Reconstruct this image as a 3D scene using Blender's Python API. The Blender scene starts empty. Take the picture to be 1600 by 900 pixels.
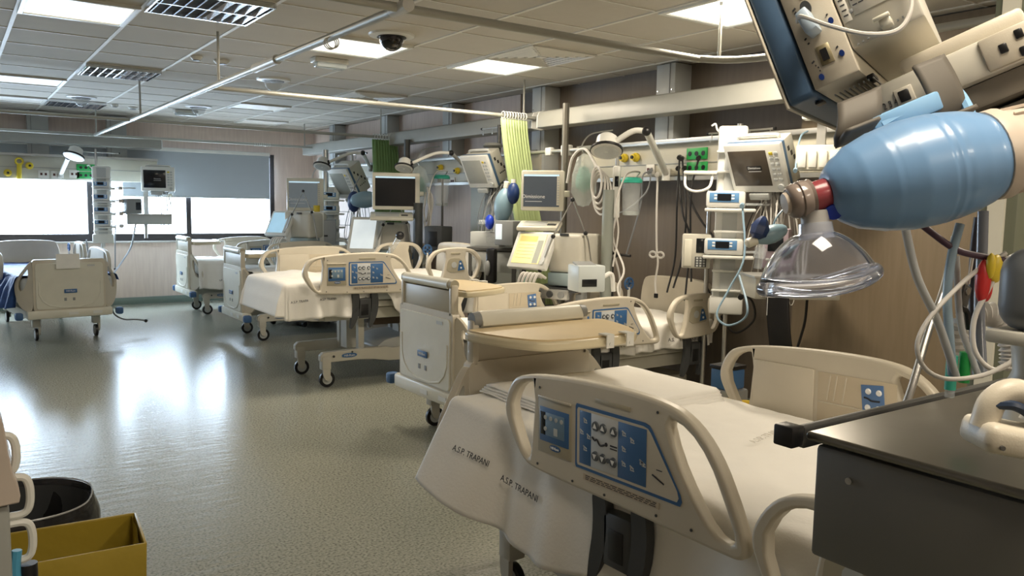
import bpy, bmesh, math, random
from mathutils import Vector, Matrix, Euler, noise
random.seed(4)
PI=math.pi; R=math.radians
SC=bpy.context.scene; C=SC.collection
# ---------------- camera ----------------
YAW,PITCH,ROLL,FPX,CAMH=0.610602,0.101694,0.0173725,1257.0,1.485
_f=Vector((math.sin(YAW)*math.cos(PITCH),math.cos(YAW)*math.cos(PITCH),-math.sin(PITCH)))
_r0=Vector((math.cos(YAW),-math.sin(YAW),0)); _u0=_r0.cross(_f)
_r=_r0*math.cos(ROLL)+_u0*math.sin(ROLL); _u=-_r0*math.sin(ROLL)+_u0*math.cos(ROLL)
CAM=Vector((0,0,CAMH))
cd=bpy.data.cameras.new('camera'); cam=bpy.data.objects.new('camera',cd); C.objects.link(cam)
cam.matrix_world=Matrix(((_r.x,_u.x,-_f.x,0),(_r.y,_u.y,-_f.y,0),(_r.z,_u.z,-_f.z,CAMH),(0,0,0,1)))
cd.sensor_width=36; cd.lens=36*FPX/1600; cd.clip_start=.05; cd.clip_end=100
SC.camera=cam
# ---------------- world, light, exposure ----------------
SC.view_settings.view_transform='Standard'; SC.view_settings.look='None'
SC.view_settings.gamma=1; SC.view_settings.use_curve_mapping=False
SC.view_settings.exposure=0.74
w=bpy.data.worlds.new('sky'); SC.world=w; w.use_nodes=True
bg=w.node_tree.nodes['Background']; bg.inputs[0].default_value=(.64,.81,1,1); bg.inputs[1].default_value=17.0
def area(name,loc,rot,sx,sy,power,col,portal=False,spread=None):
    l=bpy.data.lights.new(name,'AREA'); l.shape='RECTANGLE'; l.size=sx; l.size_y=sy; l.energy=power; l.color=col
    if spread: l.spread=spread
    o=bpy.data.objects.new(name,l); C.objects.link(o); o.location=loc; o.rotation_euler=rot
    if portal: l.cycles.is_portal=True
    return o
WARM=(1,.87,.69); PANEL_POWER=10.5
area('window_portal',(.9,12.36,1.55),(R(-90),0,0),6.4,1.35,1,(1,1,1),True)
# ---------------- helpers ----------------
def ray(px,py): return _f+_r*((px-800)/FPX)-_u*((py-450)/FPX)
def at(px,py,x=None,y=None,z=None,d=None):
    q=ray(px,py)
    if x is not None: t=(x-CAM.x)/q.x
    elif y is not None: t=(y-CAM.y)/q.y
    elif z is not None: t=(z-CAM.z)/q.z
    else: t=d
    return CAM+q*t
def mpp(P): return (Vector(P)-CAM).dot(_f)/FPX      # metres per pixel there
def facecam(P): return -math.atan2(P[0],P[1])
MATS={}
def mat(name,col,rough=.5,metal=0,noise_=.04,scale=8,bump=0,bscale=60,alpha=1,emit=0,trans=0,coat=0,ior=1.45,sheen=0):
    if name in MATS: return MATS[name]
    m=bpy.data.materials.new(name); m.use_nodes=True; nt=m.node_tree; b=nt.nodes['Principled BSDF']
    if len(col)==3: col=(*col,1)
    tc=nt.nodes.new('ShaderNodeTexCoord'); n=nt.nodes.new('ShaderNodeTexNoise'); n.inputs['Scale'].default_value=scale; n.inputs['Detail'].default_value=4
    nt.links.new(tc.outputs['Object'],n.inputs['Vector'])
    mx=nt.nodes.new('ShaderNodeMix'); mx.data_type='RGBA'
    mx.inputs[6].default_value=tuple(max(0,c*(1-noise_*2)) for c in col[:3])+(1,); mx.inputs[7].default_value=tuple(min(1,c*(1+noise_*2)) for c in col[:3])+(1,)
    nt.links.new(n.outputs['Fac'],mx.inputs[0]); nt.links.new(mx.outputs[2],b.inputs['Base Color'])
    b.inputs['Roughness'].default_value=rough; b.inputs['Metallic'].default_value=metal; b.inputs['IOR'].default_value=ior
    if alpha<1: b.inputs['Alpha'].default_value=alpha
    if trans: b.inputs['Transmission Weight'].default_value=trans
    if coat: b.inputs['Coat Weight'].default_value=coat
    if emit: nt.links.new(mx.outputs[2],b.inputs['Emission Color']); b.inputs['Emission Strength'].default_value=emit
    if bump:
        bn=nt.nodes.new('ShaderNodeTexNoise'); bn.inputs['Scale'].default_value=bscale; nt.links.new(tc.outputs['Object'],bn.inputs['Vector'])
        bp_=nt.nodes.new('ShaderNodeBump'); bp_.inputs['Strength'].default_value=bump; bp_.inputs['Distance'].default_value=.01
        nt.links.new(bn.outputs['Fac'],bp_.inputs['Height']); nt.links.new(bp_.outputs['Normal'],b.inputs['Normal'])
    MATS[name]=m; return m
CREAM=mat('cream_plastic',(.60,.55,.45),.38,bump=.05,bscale=400)
CREAMP=mat('pale_cream_plastic',(.70,.68,.58),.35)
BEIGE=mat('beige_housing',(.56,.54,.47),.42)
WHITE=mat('white_plastic',(.74,.74,.70),.35)
LGREY=mat('light_grey_plastic',(.50,.52,.51),.4)
MGREY=mat('mid_grey_plastic',(.25,.26,.26),.45)
DGREY=mat('dark_grey_plastic',(.055,.058,.06),.45)
BLACK=mat('black_plastic',(.012,.012,.013),.35)
BLUE=mat('blue_panel',(.05,.14,.32),.35)
BLUEB=mat('blue_bumper',(.05,.12,.26),.5)
SBLUE=mat('slate_blue_plastic',(.075,.14,.24),.4)
STEEL=mat('steel',(.55,.55,.53),.28,.9)
ALU=mat('brushed_aluminium',(.50,.50,.48),.42,.75)
PAINT=mat('grey_green_paint',(.40,.41,.36),.42)
WMET=mat('white_enamel',(.68,.68,.64),.3)
DMET=mat('dark_metal',(.10,.10,.095),.45,.4)
WOOD=mat('pale_laminate',(.68,.54,.32),.4,noise_=.05,scale=5)
CLOTH=mat('white_cotton',(.87,.85,.80),.9,noise_=.02,bump=.12,bscale=90)
CLOTH2=mat('cotton_blanket',(.70,.68,.62),.92,noise_=.02,bump=.25,bscale=60)
INK=mat('dark_ink',(.03,.03,.035),.7)
WINK=mat('white_ink',(.85,.85,.85),.6)
YEL=mat('yellow_plastic',(.72,.55,.04),.4)
GREEN=mat('green_plastic',(.02,.32,.07),.4)
TEAL=mat('teal_plastic',(.05,.45,.33),.35)
NAVY=mat('navy_rubber',(.012,.035,.13),.4)
RED=mat('red_plastic',(.55,.03,.03),.35)
GLASSP=mat('clear_plastic',(.75,.80,.82),.12,alpha=.28,coat=.4)
AMBU=mat('blue_silicone',(.17,.32,.55),.33,noise_=.02,coat=.15)
SCRN=mat('black_glass_screen',(.012,.014,.017),.12)
SCRD=mat('screen_dark_on',(.05,.06,.07),.2,emit=.6)
SCRY=mat('screen_yellow_on',(.62,.55,.22),.25,emit=.45)
SCRW=mat('screen_white_on',(.60,.66,.68),.25,emit=.5)
SCRG=mat('screen_grey_off',(.38,.39,.36),.2)
CABW=mat('pale_cable',(.62,.60,.56),.5); CABG=mat('grey_cable',(.22,.23,.24),.5); CABK=mat('black_cable',(.015,.015,.016),.45); CABB=mat('blue_grey_tube',(.22,.33,.42),.4)
class MB:
    def __init__(s): s.bm=bmesh.new()
    def _new(s,n0): return list(s.bm.verts)[n0:]
    def box(s,c,d,rot=None,bev=0,seg=2):
        r=bmesh.ops.create_cube(s.bm,size=1); vs=r['verts']
        bmesh.ops.scale(s.bm,vec=d,verts=vs)
        if bev:
            es=list({e for v in vs for e in v.link_edges}); g=bmesh.ops.bevel(s.bm,geom=es,offset=min(bev,min(d)*.45),segments=seg,affect='EDGES',profile=.5)
            vs=list(set(g['verts'])|{v for v in vs if v.is_valid})
        M=Matrix.Translation(c)
        if rot is not None: M=M@(Euler(rot).to_matrix().to_4x4() if not isinstance(rot,Matrix) else rot.to_4x4())
        bmesh.ops.transform(s.bm,matrix=M,verts=vs); return s
    def cyl(s,p0,p1,r0,r1=None,n=16):
        p0=Vector(p0);p1=Vector(p1); r1=r0 if r1 is None else r1; v=p1-p0; L=v.length
        g=bmesh.ops.create_cone(s.bm,cap_ends=True,segments=n,radius1=max(r0,1e-4),radius2=max(r1,1e-4),depth=L)
        M=Matrix.Translation((p0+p1)/2)@v.to_track_quat('Z','Y').to_matrix().to_4x4()
        bmesh.ops.transform(s.bm,matrix=M,verts=g['verts']); return s
    def sph(s,c,r,sc=(1,1,1),n=14):
        g=bmesh.ops.create_uvsphere(s.bm,u_segments=n,v_segments=max(6,n//2+1),radius=r)
        bmesh.ops.transform(s.bm,matrix=Matrix.Translation(c)@Matrix.Diagonal((*sc,1)),verts=g['verts']); return s
    def lathe(s,prof,M=None,n=24,cap=True):
        M=M or Matrix.Identity(4); rings=[]
        for r_,z in prof: rings.append([s.bm.verts.new(M@Vector((r_*math.cos(2*PI*k/n),r_*math.sin(2*PI*k/n),z))) for k in range(n)])
        for a,b in zip(rings,rings[1:]):
            for k in range(n): s.bm.faces.new((a[k],a[(k+1)%n],b[(k+1)%n],b[k]))
        if cap:
            s.bm.faces.new(rings[0][::-1]); s.bm.faces.new(rings[-1])
        return s
    def tube(s,pts,r,n=7,smooth=True,closed=False,sub=6,rfun=None):
        P=[Vector(p) for p in pts]
        if smooth and len(P)>2:
            Q=[]; m=len(P)
            for i in range(m if closed else m-1):
                a=P[(i-1)%m] if closed or i>0 else P[0]*2-P[1]; b=P[i]; c=P[(i+1)%m]; d=P[(i+2)%m] if closed or i+2<m else P[-1]*2-P[-2]
                for k in range(sub):
                    t=k/sub; Q.append(.5*((2*b)+(-a+c)*t+(2*a-5*b+4*c-d)*t*t+(-a+3*b-3*c+d)*t**3))
            if not closed: Q.append(P[-1])
            P=Q
        m=len(P); T=[]
        for i in range(m):
            a=P[(i-1)%m] if closed or i>0 else P[0]; b=P[(i+1)%m] if closed or i<m-1 else P[-1]
            t=(b-a); T.append(t.normalized() if t.length>1e-9 else Vector((0,0,1)))
        N=T[0].orthogonal().normalized(); rings=[]
        for i in range(m):
            N=(N-T[i]*N.dot(T[i])); N=N.normalized() if N.length>1e-6 else T[i].orthogonal().normalized()
            B=T[i].cross(N); rr=rfun(i/(m-1)) if rfun else r
            rings.append([s.bm.verts.new(P[i]+(N*math.cos(2*PI*k/n)+B*math.sin(2*PI*k/n))*rr) for k in range(n)])
        rg=range(m if closed else m-1)
        for i in rg:
            a=rings[i];b=rings[(i+1)%m]
            for k in range(n): s.bm.faces.new((a[k],a[(k+1)%n],b[(k+1)%n],b[k]))
        if not closed: s.bm.faces.new(rings[0][::-1]); s.bm.faces.new(rings[-1])
        return s
    def prism(s,outer,holes=(),t=.02,M=None):
        """2D outline in XZ, thickness along Y (centred)"""
        M=M or Matrix.Identity(4); es=[];vs=[]
        for lp in [outer]+list(holes):
            v=[s.bm.verts.new((a,-t/2,b)) for a,b in lp]; vs+=v
            es+=[s.bm.edges.new((v[i],v[(i+1)%len(v)])) for i in range(len(v))]
        g=bmesh.ops.triangle_fill(s.bm,use_beauty=True,use_dissolve=False,edges=es)
        fs=[x for x in g['geom'] if isinstance(x,bmesh.types.BMFace)]
        e=bmesh.ops.extrude_face_region(s.bm,geom=fs); nv=[x for x in e['geom'] if isinstance(x,bmesh.types.BMVert)]
        bmesh.ops.translate(s.bm,vec=(0,t,0),verts=nv)
        bmesh.ops.transform(s.bm,matrix=M,verts=vs+nv); return s
    def grid(s,f,nu,nv):
        V=[[s.bm.verts.new(f(i/nu,j/nv)) for j in range(nv+1)] for i in range(nu+1)]
        for i in range(nu):
            for j in range(nv): s.bm.faces.new((V[i][j],V[i+1][j],V[i+1][j+1],V[i][j+1]))
        return s
    def build(s,name,m,parent=None,bevel=0,seg=2,solid=0,ang=38,sub=0):
        bm=s.bm; bmesh.ops.recalc_face_normals(bm,faces=bm.faces[:])
        for f in bm.faces: f.smooth=True
        for e in bm.edges:
            if len(e.link_faces)==2 and e.calc_face_angle(0)>R(ang): e.smooth=False
        me=bpy.data.meshes.new(name); bm.to_mesh(me); bm.free(); me.materials.append(m)
        o=bpy.data.objects.new(name,me); C.objects.link(o)
        if parent: o.parent=parent
        if solid: q=o.modifiers.new('solid','SOLIDIFY'); q.thickness=solid; q.offset=0
        if bevel: q=o.modifiers.new('bev','BEVEL'); q.width=bevel; q.segments=seg; q.limit_method='ANGLE'; q.angle_limit=R(40)
        if sub: q=o.modifiers.new('sub','SUBSURF'); q.levels=sub; q.render_levels=sub
        return o
def chaikin(p,n=2):
    for _ in range(n):
        q=[]
        for i in range(len(p)):
            a=p[i];b=p[(i+1)%len(p)]; q+=[(a[0]*.75+b[0]*.25,a[1]*.75+b[1]*.25),(a[0]*.25+b[0]*.75,a[1]*.25+b[1]*.75)]
        p=q
    return p
def rr(x0,x1,z0,z1,r,n=4):
    p=[]
    for cx_,cz_,a0 in ((x1-r,z1-r,0),(x0+r,z1-r,90),(x0+r,z0+r,180),(x1-r,z0+r,270)):
        for k in range(n+1): a=R(a0+90*k/n); p.append((cx_+r*math.cos(a),cz_+r*math.sin(a)))
    return p
def thing(name,label,cat,loc=(0,0,0),rot=(0,0,0),group=None):
    o=bpy.data.objects.new(name,None); o.empty_display_size=.05; C.objects.link(o); o.location=loc
    o.rotation_euler=(0,0,rot) if isinstance(rot,(int,float)) else rot
    o['label']=label; o['category']=cat
    if group: o['group']=group
    return o
def tag(o,label,cat,group=None):
    o['label']=label; o['category']=cat
    if group: o['group']=group
    return o
def struct(o): o['kind']='structure'; return o
def text(s,size,m,parent,loc,rot,name='lettering',ex=.0006,align='CENTER'):
    c=bpy.data.curves.new(name,'FONT'); c.body=s; c.size=size; c.extrude=ex; c.align_x=align; c.align_y='CENTER'
    t=bpy.data.objects.new(name+'_tmp',c); C.objects.link(t)
    me=bpy.data.meshes.new_from_object(t.evaluated_get(bpy.context.evaluated_depsgraph_get())); bpy.data.objects.remove(t); bpy.data.curves.remove(c)
    me.materials.clear(); me.materials.append(m); o=bpy.data.objects.new(name,me); C.objects.link(o); o.parent=parent; o.location=loc; o.rotation_euler=rot
    return o
FRONT=(R(90),0,0)   # lettering on a face that looks towards local -Y
# ================= ROOM =================
XL,XR,YB,YF,ZC=-4.0,4.80,-3.2,12.4,2.611
def nodes(m): return m.node_tree.nodes,m.node_tree.links
def floor_mat():
    m=mat('speckled_vinyl',(.2,.2,.2),.3); N,L=nodes(m); b=N['Principled BSDF']
    tc=N.new('ShaderNodeTexCoord')
    v=N.new('ShaderNodeTexNoise'); v.inputs['Scale'].default_value=85; v.inputs['Detail'].default_value=3; L.new(tc.outputs['Object'],v.inputs['Vector'])
    r=N.new('ShaderNodeValToRGB'); e=r.color_ramp.elements; e[0].position=.34; e[0].color=(.13,.13,.102,1); e[1].position=.60; e[1].color=(.335,.338,.275,1)
    k=e.new(.46); k.color=(.255,.258,.207,1)
    L.new(v.outputs['Fac'],r.inputs[0]); L.new(r.outputs[0],b.inputs['Base Color'])
    n2=N.new('ShaderNodeTexNoise'); n2.inputs['Scale'].default_value=1.3; n2.inputs['Detail'].default_value=5; L.new(tc.outputs['Object'],n2.inputs['Vector'])
    mr=N.new('ShaderNodeMapRange'); mr.inputs[3].default_value=.24; mr.inputs[4].default_value=.26; L.new(n2.outputs['Fac'],mr.inputs[0]); L.new(mr.outputs[0],b.inputs['Roughness'])
    mp=N.new('ShaderNodeMapping'); mp.inputs['Scale'].default_value=(3,14,1); L.new(tc.outputs['Object'],mp.inputs[0])
    n3=N.new('ShaderNodeTexNoise'); n3.inputs['Scale'].default_value=1.5; n3.inputs['Detail'].default_value=3; L.new(mp.outputs[0],n3.inputs['Vector'])
    bp_=N.new('ShaderNodeBump'); bp_.inputs['Strength'].default_value=.35; bp_.inputs['Distance'].default_value=.006; L.new(n3.outputs['Fac'],bp_.inputs['Height']); L.new(bp_.outputs[0],b.inputs['Normal'])
    b.inputs['Coat Weight'].default_value=.15; b.inputs['Specular IOR Level'].default_value=.36; b.inputs['Coat Roughness'].default_value=.16
    return m
def wall_mat(name,c1,c2):
    m=mat(name,c1,.55); N,L=nodes(m); b=N['Principled BSDF']; tc=N.new('ShaderNodeTexCoord')
    mp=N.new('ShaderNodeMapping'); mp.inputs['Scale'].default_value=(14,14,1.2); L.new(tc.outputs['Object'],mp.inputs[0])
    n=N.new('ShaderNodeTexNoise'); n.inputs['Scale'].default_value=2.2; n.inputs['Detail'].default_value=5; L.new(mp.outputs[0],n.inputs['Vector'])
    r=N.new('ShaderNodeValToRGB'); e=r.color_ramp.elements; e[0].position=.35; e[0].color=(*c1,1); e[1].position=.62; e[1].color=(*c2,1)
    L.new(n.outputs['Fac'],r.inputs[0]); L.new(r.outputs[0],b.inputs['Base Color']); return m
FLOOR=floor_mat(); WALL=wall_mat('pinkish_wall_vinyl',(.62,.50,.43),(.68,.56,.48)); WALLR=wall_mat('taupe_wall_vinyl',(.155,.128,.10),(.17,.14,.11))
TILE=mat('ceiling_tile',(.56,.52,.45),.85,noise_=.02,bump=.1,bscale=200); TBAR=mat('ceiling_tee_bar',(.74,.72,.66),.5)
COVE=mat('green_grey_skirting',(.17,.22,.19),.35)
struct(MB().box(((XL+XR)/2,(YB+YF)/2,-.05),(XR-XL+.4,YF-YB+.4,.1)).build('floor',FLOOR))
struct(MB().box(((XL+XR)/2,(YB+YF)/2,ZC+.05),(XR-XL+.4,YF-YB+.4,.1)).build('ceiling',TILE))
g=MB(); GX,GY=3.387,3.438
k=math.ceil((XL-GX)/.6)
while GX+k*.6<XR: g.box((GX+k*.6,(YB+YF)/2,ZC-.002),(.024,YF-YB,.008)); k+=1
struct(g.build('ceiling_grid',TBAR))
g=MB(); k=math.ceil((YB-GY)/.6)
while GY+k*.6<YF: g.box(((XL+XR)/2,GY+k*.6,ZC-.0015),(XR-XL,.012,.006)); k+=1
struct(g.build('ceiling_cross_grid',TBAR))
# far wall with window opening x -2.4..4.15, z .9..2.2
WX0,WX1,WZ0,WZ1=-2.4,4.15,.90,2.20
g=MB(); g.box(((XL+XR)/2,YF+.1,WZ0/2),(XR-XL,.2,WZ0)); g.box(((XL+XR)/2,YF+.1,(WZ1+ZC)/2),(XR-XL,.2,ZC-WZ1))
g.box(((XL+WX0)/2,YF+.1,(WZ0+WZ1)/2),(WX0-XL,.2,WZ1-WZ0)); g.box(((XR+WX1)/2,YF+.1,(WZ0+WZ1)/2),(XR-WX1,.2,WZ1-WZ0))
struct(g.build('wall_far',WALL))
struct(MB().box((XR+.1,(YB+YF)/2,ZC/2),(.2,YF-YB+.4,ZC)).build('wall_right',WALLR))
g=MB(); g.box((XL-.1,(YB+YF)/2,ZC/2),(.2,YF-YB,ZC))
struct(g.build('wall_left',WALL))
struct(MB().box(((XL+XR)/2,YB-.1,ZC/2),(XR-XL+.4,.2,ZC)).build('wall_back',WALL))
struct(MB().box(((XL+XR)/2,YF-.012,.05),(XR-XL,.024,.10),bev=.008).build('baseboard_far',COVE))
struct(MB().box((XR-.012,(YB+YF)/2,.05),(.024,YF-YB,.10),bev=.008).build('baseboard_right',COVE))
# pinkish far part of the right wall and a paler slab laid over it behind the middle bay
struct(MB().box((XR-.006,(6.75+YF)/2,ZC/2),(.012,YF-6.75,ZC-.01)).build('trim_1',WALL))
PALEW=mat('pale_wall_patch',(.52,.52,.44),.5)
struct(MB().box((XR-.02,7.15,.87),(.04,.95,1.70)).build('trim_2',PALEW))
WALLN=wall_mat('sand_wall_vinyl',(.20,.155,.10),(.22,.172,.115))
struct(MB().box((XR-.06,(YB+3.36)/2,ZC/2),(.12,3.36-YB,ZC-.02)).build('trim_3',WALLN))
FRM=mat('dark_bronze_frame',(.035,.03,.03),.5)
GL=mat('window_glass',(.9,.95,1),.02,alpha=.06)
g=MB(); yf=YF+.04
g.box(((WX0+WX1)/2,yf,WZ0+.05),(WX1-WX0,.10,.10)); g.box(((WX0+WX1)/2,yf,WZ1-.025),(WX1-WX0,.10,.05))
for x in (WX0+.03,-.7,1.60,2.885,WX1-.03): g.box((x,yf,(WZ0+WZ1)/2),(.07,.08,WZ1-WZ0))
win=struct(g.build('window_1',FRM)); 
MB().box(((WX0+WX1)/2,YF+.05,(WZ0+WZ1)/2),(WX1-WX0,.008,WZ1-WZ0-.06)).build('pane',GL,win)
struct(MB().box(((WX0+WX1)/2,YF-.02,WZ0-.012),(WX1-WX0+.1,.12,.024),bev=.005).build('trim_4',mat('sill_stone',(.45,.43,.40),.4)))
BLIND=mat('grey_roller_blind',(.40,.44,.48),.8,noise_=.01)
def blind(x0,x1,z0,lab):
    t=thing('roller_blind',lab,'blind',((x0+x1)/2,YF-.05,WZ1),0,'roller blinds')
    MB().box((0,-.015,-(WZ1-z0)/2),(x1-x0,.003,WZ1-z0)).build('fabric',BLIND,t)
    MB().box((0,0,.0),(x1-x0+.02,.05,.055),bev=.01).build('cassette',WHITE,t)
    MB().cyl(((x0-x1)/2,-.015,z0-WZ1),((x1-x0)/2,-.015,z0-WZ1),.009,n=8).build('bottom_bar',LGREY,t)
blind(2.0,4.06,1.53,'grey roller blind half lowered over the window beside the far corner')
blind(.05,1.93,1.72,'grey roller blind behind the service panel with the green sockets')
blind(-2.35,-.02,1.72,'grey roller blind at the far left edge of the photo')
# columns up to the ceiling
COLM=mat('pale_trunking',(.50,.52,.51),.4)
cols=[(1056,95,'nearest the hanging monitors'),(852,130,'just above the light green curtain'),(706,157,'over the middle bay'),(605,177,'above the dark green curtain'),(523,193,'nearest the far corner')]
for px,py,l in cols:
    P=at(px,py,x=4.62); y0=P.y
    t=thing('wall_trunking','pale vertical wall trunking rising to the ceiling, '+l,'trunking',(4.71,y0+.1,0),0,'vertical trunkings on the right wall')
    MB().box((0,0,ZC/2+.88),(.18,.20,ZC-1.78),bev=.003).build('channel',COLM,t)
    MB().box((-.092,-.045,ZC/2+.88),(.006,.006,ZC-1.78)).build('cover_joint',MGREY,t)
    g=MB()
    for z in (1.95,2.4):
        for y in (-.07,.08): g.cyl((-.09,y,z),(-.096,y,z),.006,n=8)
    g.build('screws',STEEL,t)
for px,l in ((59,'left of the exam lamp'),(182,'right of the pump rack')):
    P=at(px,200,y=12.22)
    t=thing('window_bay_trunking','pale vertical trunking standing before the window, '+l,'trunking',(P.x,12.26,0),0,'vertical trunkings at the window bay')
    MB().box((0,0,ZC/2+.87),(.24,.14,ZC-1.76),bev=.003).build('channel',COLM,t)
    MB().box((-.08,-.072,ZC/2+.87),(.006,.006,ZC-1.76)).build('cover_joint',MGREY,t)
# ================= CEILING FIXTURES =================
LITE=mat('lit_prismatic_diffuser',(1,.95,.84),.5,emit=1.0,bump=.4,bscale=120)
LITD=mat('faint_glow_diffuser',(.72,.74,.70),.25,emit=.15,bump=.6,bscale=90)  # switched-off panels, given a faint glow by emission alone
LOUV=mat('mirror_louvre',(.72,.74,.76),.15,.9)
def cell(px,py):
    P=at(px,py,z=ZC); i=math.floor((P.x-GX)/.6); j=math.floor((P.y-GY)/.6); return GX+i*.6+.3,GY+j*.6+.3
def panel(px,py,lab,on=True,power=1,off=(0,0)):
    x,y=cell(px,py); x+=off[0]*.6;y+=off[1]*.6
    t=thing('ceiling_light',lab,'ceiling light',(x,y,ZC),0,'ceiling light panels')
    g=MB()
    for s in (-1,1): g.box((s*.28,0,-.01),(.03,.59,.02)); g.box((0,s*.28,-.01),(.53,.03,.02))
    g.build('frame',WHITE,t,bevel=.003)
    MB().box((0,0,-.006),(.54,.54,.008)).build('diffuser',LITE if on else LITD,t)
    if on:
        a=area('panel_lamp',(x,y,ZC-.03),(0,0,0),.5,.5,PANEL_POWER*power,WARM)
panel(1150,12,'bright square ceiling light above the hanging monitor',power=2.5)
panel(775,103,'square ceiling light between the black camera dome and the vent grille',power=1.6)
panel(572,68,'ceiling light beside the black camera dome',power=1.2)
panel(130,10,'large bright ceiling light at the top left corner',power=.9)
panel(40,128,'pale ceiling light near the left edge of the photo',False)
panel(30,158,'small far ceiling light at the left edge above the window wall',False)
panel(400,165,'faint distant ceiling light above the cross rail',False)
panel(450,190,'faint ceiling light closest to the far corner',False)
for k,(x_,y_) in enumerate(((.687,.138),(2.487,.138),(.687,-1.662),(2.487,-1.662))):  # unseen panels added behind the camera as fill for the dark foreground
    cell=lambda a,b,x_=x_,y_=y_:(x_,y_)
    panel(0,0,['unseen fill panel added above and behind the left of the camera','unseen fill panel added above and behind the right of the camera','rearmost added fill panel on the left, unseen behind the camera','rearmost added fill panel on the right, unseen behind the camera'][k],power=1.3)
def cell(px,py):
    P=at(px,py,z=ZC); i=math.floor((P.x-GX)/.6); j=math.floor((P.y-GY)/.6); return GX+i*.6+.3,GY+j*.6+.3
def louvre(px,py,lab,half=False,off=(0,0)):
    x,y=cell(px,py); x+=off[0]*.6;y+=off[1]*.6
    t=thing('louvre_light',lab,'ceiling light',(x,y,ZC),0,'louvred ceiling lights')
    MB().box((0,0,.0),(.58,.58,.006)).build('backing',DGREY,t)
    g=MB()
    for k in range(9): g.box((-.26+k*.065,0,-.018),(.006,.56,.03),rot=(0,R(25 if k<5 else -25),0))
    for s in (-.28,0,.28): g.box((0,s,-.018),(.58,.012,.03))
    for s in (-.29,.29): g.box((s,0,-.018),(.012,.58,.03))
    g.build('blades',LOUV,t)
louvre(330,8,'mirrored louvre ceiling light at the top edge beside the bright panel')
louvre(180,108,'mirrored louvre ceiling light in the second row from the far wall')
louvre(100,162,'farthest louvre ceiling light above the window bay')
def vent(px,py,lab):
    x,y=cell(px,py); t=thing('vent_grille',lab,'vent',(x,y,ZC),0,'square ceiling vents')
    MB().box((0,0,0),(.59,.59,.012)).build('backing',MGREY,t)
    g=MB()
    for k in range(5):
        a=.285-k*.052
        for s in (-1,1):
            g.box((s*a,0,-.014),(.022,2*a+.02,.012),rot=(0,R(-s*25),0)); g.box((0,s*a,-.014),(2*a+.02,.022,.012),rot=(R(s*25),0,0))
    g.box((0,0,-.014),(.06,.06,.014)); g.build('vanes',TBAR,t)
vent(855,86,'square ceiling vent with stepped vanes beside the light panel')
vent(545,150,'farther square ceiling vent above the cross rail')
def dome(px,py,lab,dark=False,r=.085):
    P=at(px,py,z=ZC); t=thing('ceiling_camera',lab,'camera',(P.x,P.y,ZC),0,'dome cameras on the ceiling')
    MB().lathe([(.0,0),(.155,0),(.15,-.012),(.11,-.02),(.10,-.018),(0,-.018)],cap=False).build('mounting_ring',WHITE,t)
    MB().lathe([(.10,-.012),(.098,-.022),(.0,-.024)],cap=False).build('inner_cavity',BLACK,t)
    pr=[(r*math.cos(a),-.02-r*1.05*math.sin(a)) for a in [PI/2*k/8 for k in range(9)]]
    MB().lathe(pr,cap=False).build('dome',mat('smoked_dome',(.01,.01,.012),.08,coat=.5) if dark else GLASSP,t)
dome(612,54,'black dome camera on the ceiling above the curtain rail',True)
dome(427,124,'clear dome camera behind the rail coupling')
dome(310,166,'clear dome camera right of the drop rods')
dome(127,151,'clear dome camera on the ceiling over the bed by the window')
def detector(px,py,lab,r=.045):
    P=at(px,py,z=ZC); t=thing('smoke_detector',lab,'smoke detector',(P.x,P.y,ZC),0,'ceiling detectors')
    MB().lathe([(.0,0),(r,0),(r,-.012),(r*.7,-.03),(0,-.034)],cap=False).build('housing',WHITE,t)
    MB().lathe([(r*.75,-.026),(r*.6,-.034),(0,-.036)],cap=False).build('sensor',DGREY,t)
detector(307,88,'small round smoke detector near the first drop rod'); detector(346,94,'white detector box directly behind the first drop rod',.06)
detector(179,163,'tiny smoke detector beside the far dome camera'); detector(208,167,'larger detector between far dome camera and second drop rod',.06)
def emerg(px,py,lab):
    P=at(px,py,z=ZC); t=thing('emergency_light',lab,'emergency light',(P.x,P.y,ZC),0,'emergency lights')
    MB().box((0,0,-.02),(.28,.12,.04),bev=.01).build('housing',WHITE,t)
    MB().box((-.0,-.01,-.055),(.25,.10,.04),bev=.015).build('lens',mat('frosted_lens',(.65,.72,.74),.15,alpha=.75,coat=.5),t)
emerg(515,92,'flat emergency light on the ceiling left of the black dome camera'); emerg(290,172,'farther emergency light beside a clear dome camera')
# ---- curtain rails
RZ=2.28; RY1,RY2,RY3,RY4,RX=3.04,5.98,8.95,11.4,1.55
RAIL=mat('aluminium_rail',(.42,.42,.38),.38,.4)
t=thing('curtain_rail','grey metal curtain rail framework hung below the ceiling','curtain rail',(RX,RY1,RZ))
def rp(x,y,z=RZ): return (x-RX,y-RY1,z-RZ)
MB().cyl(rp(RX,RY1),rp(RX,RY4),.019).build('long_rail',RAIL,t)
MB().tube([rp(-.6,RY1),rp(RX,RY1),rp(3.1,RY1),rp(3.34,RY1-.02),rp(3.5,RY1-.16),rp(3.54,RY1-.5),rp(3.54,1.0)],.019,n=12).build('near_cross_rail',RAIL,t)
MB().cyl(rp(RX,RY2),rp(4.42,RY2),.017).build('cross_rail',RAIL,t)
MB().cyl(rp(-2.5,RY3),rp(4.42,RY3),.017).build('cross_rail',RAIL,t)
MB().cyl(rp(-2.5,RY4),rp(4.38,RY4),.017).build('cross_rail',RAIL,t)
for x,y in ((RX,RY1),(1.53,5.67),(1.54,8.42),(1.55,11.28),(3.475,RY1),(4.28,RY2),(4.30,RY3),(4.27,RY4)):
    MB().cyl(rp(x,y,ZC-.001),rp(x,y,RZ+.01),.009,n=8).cyl(rp(x,y,RZ+.06),rp(x,y,RZ+.01),.012,.004,n=8).build('drop_rod',RAIL,t)
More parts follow.
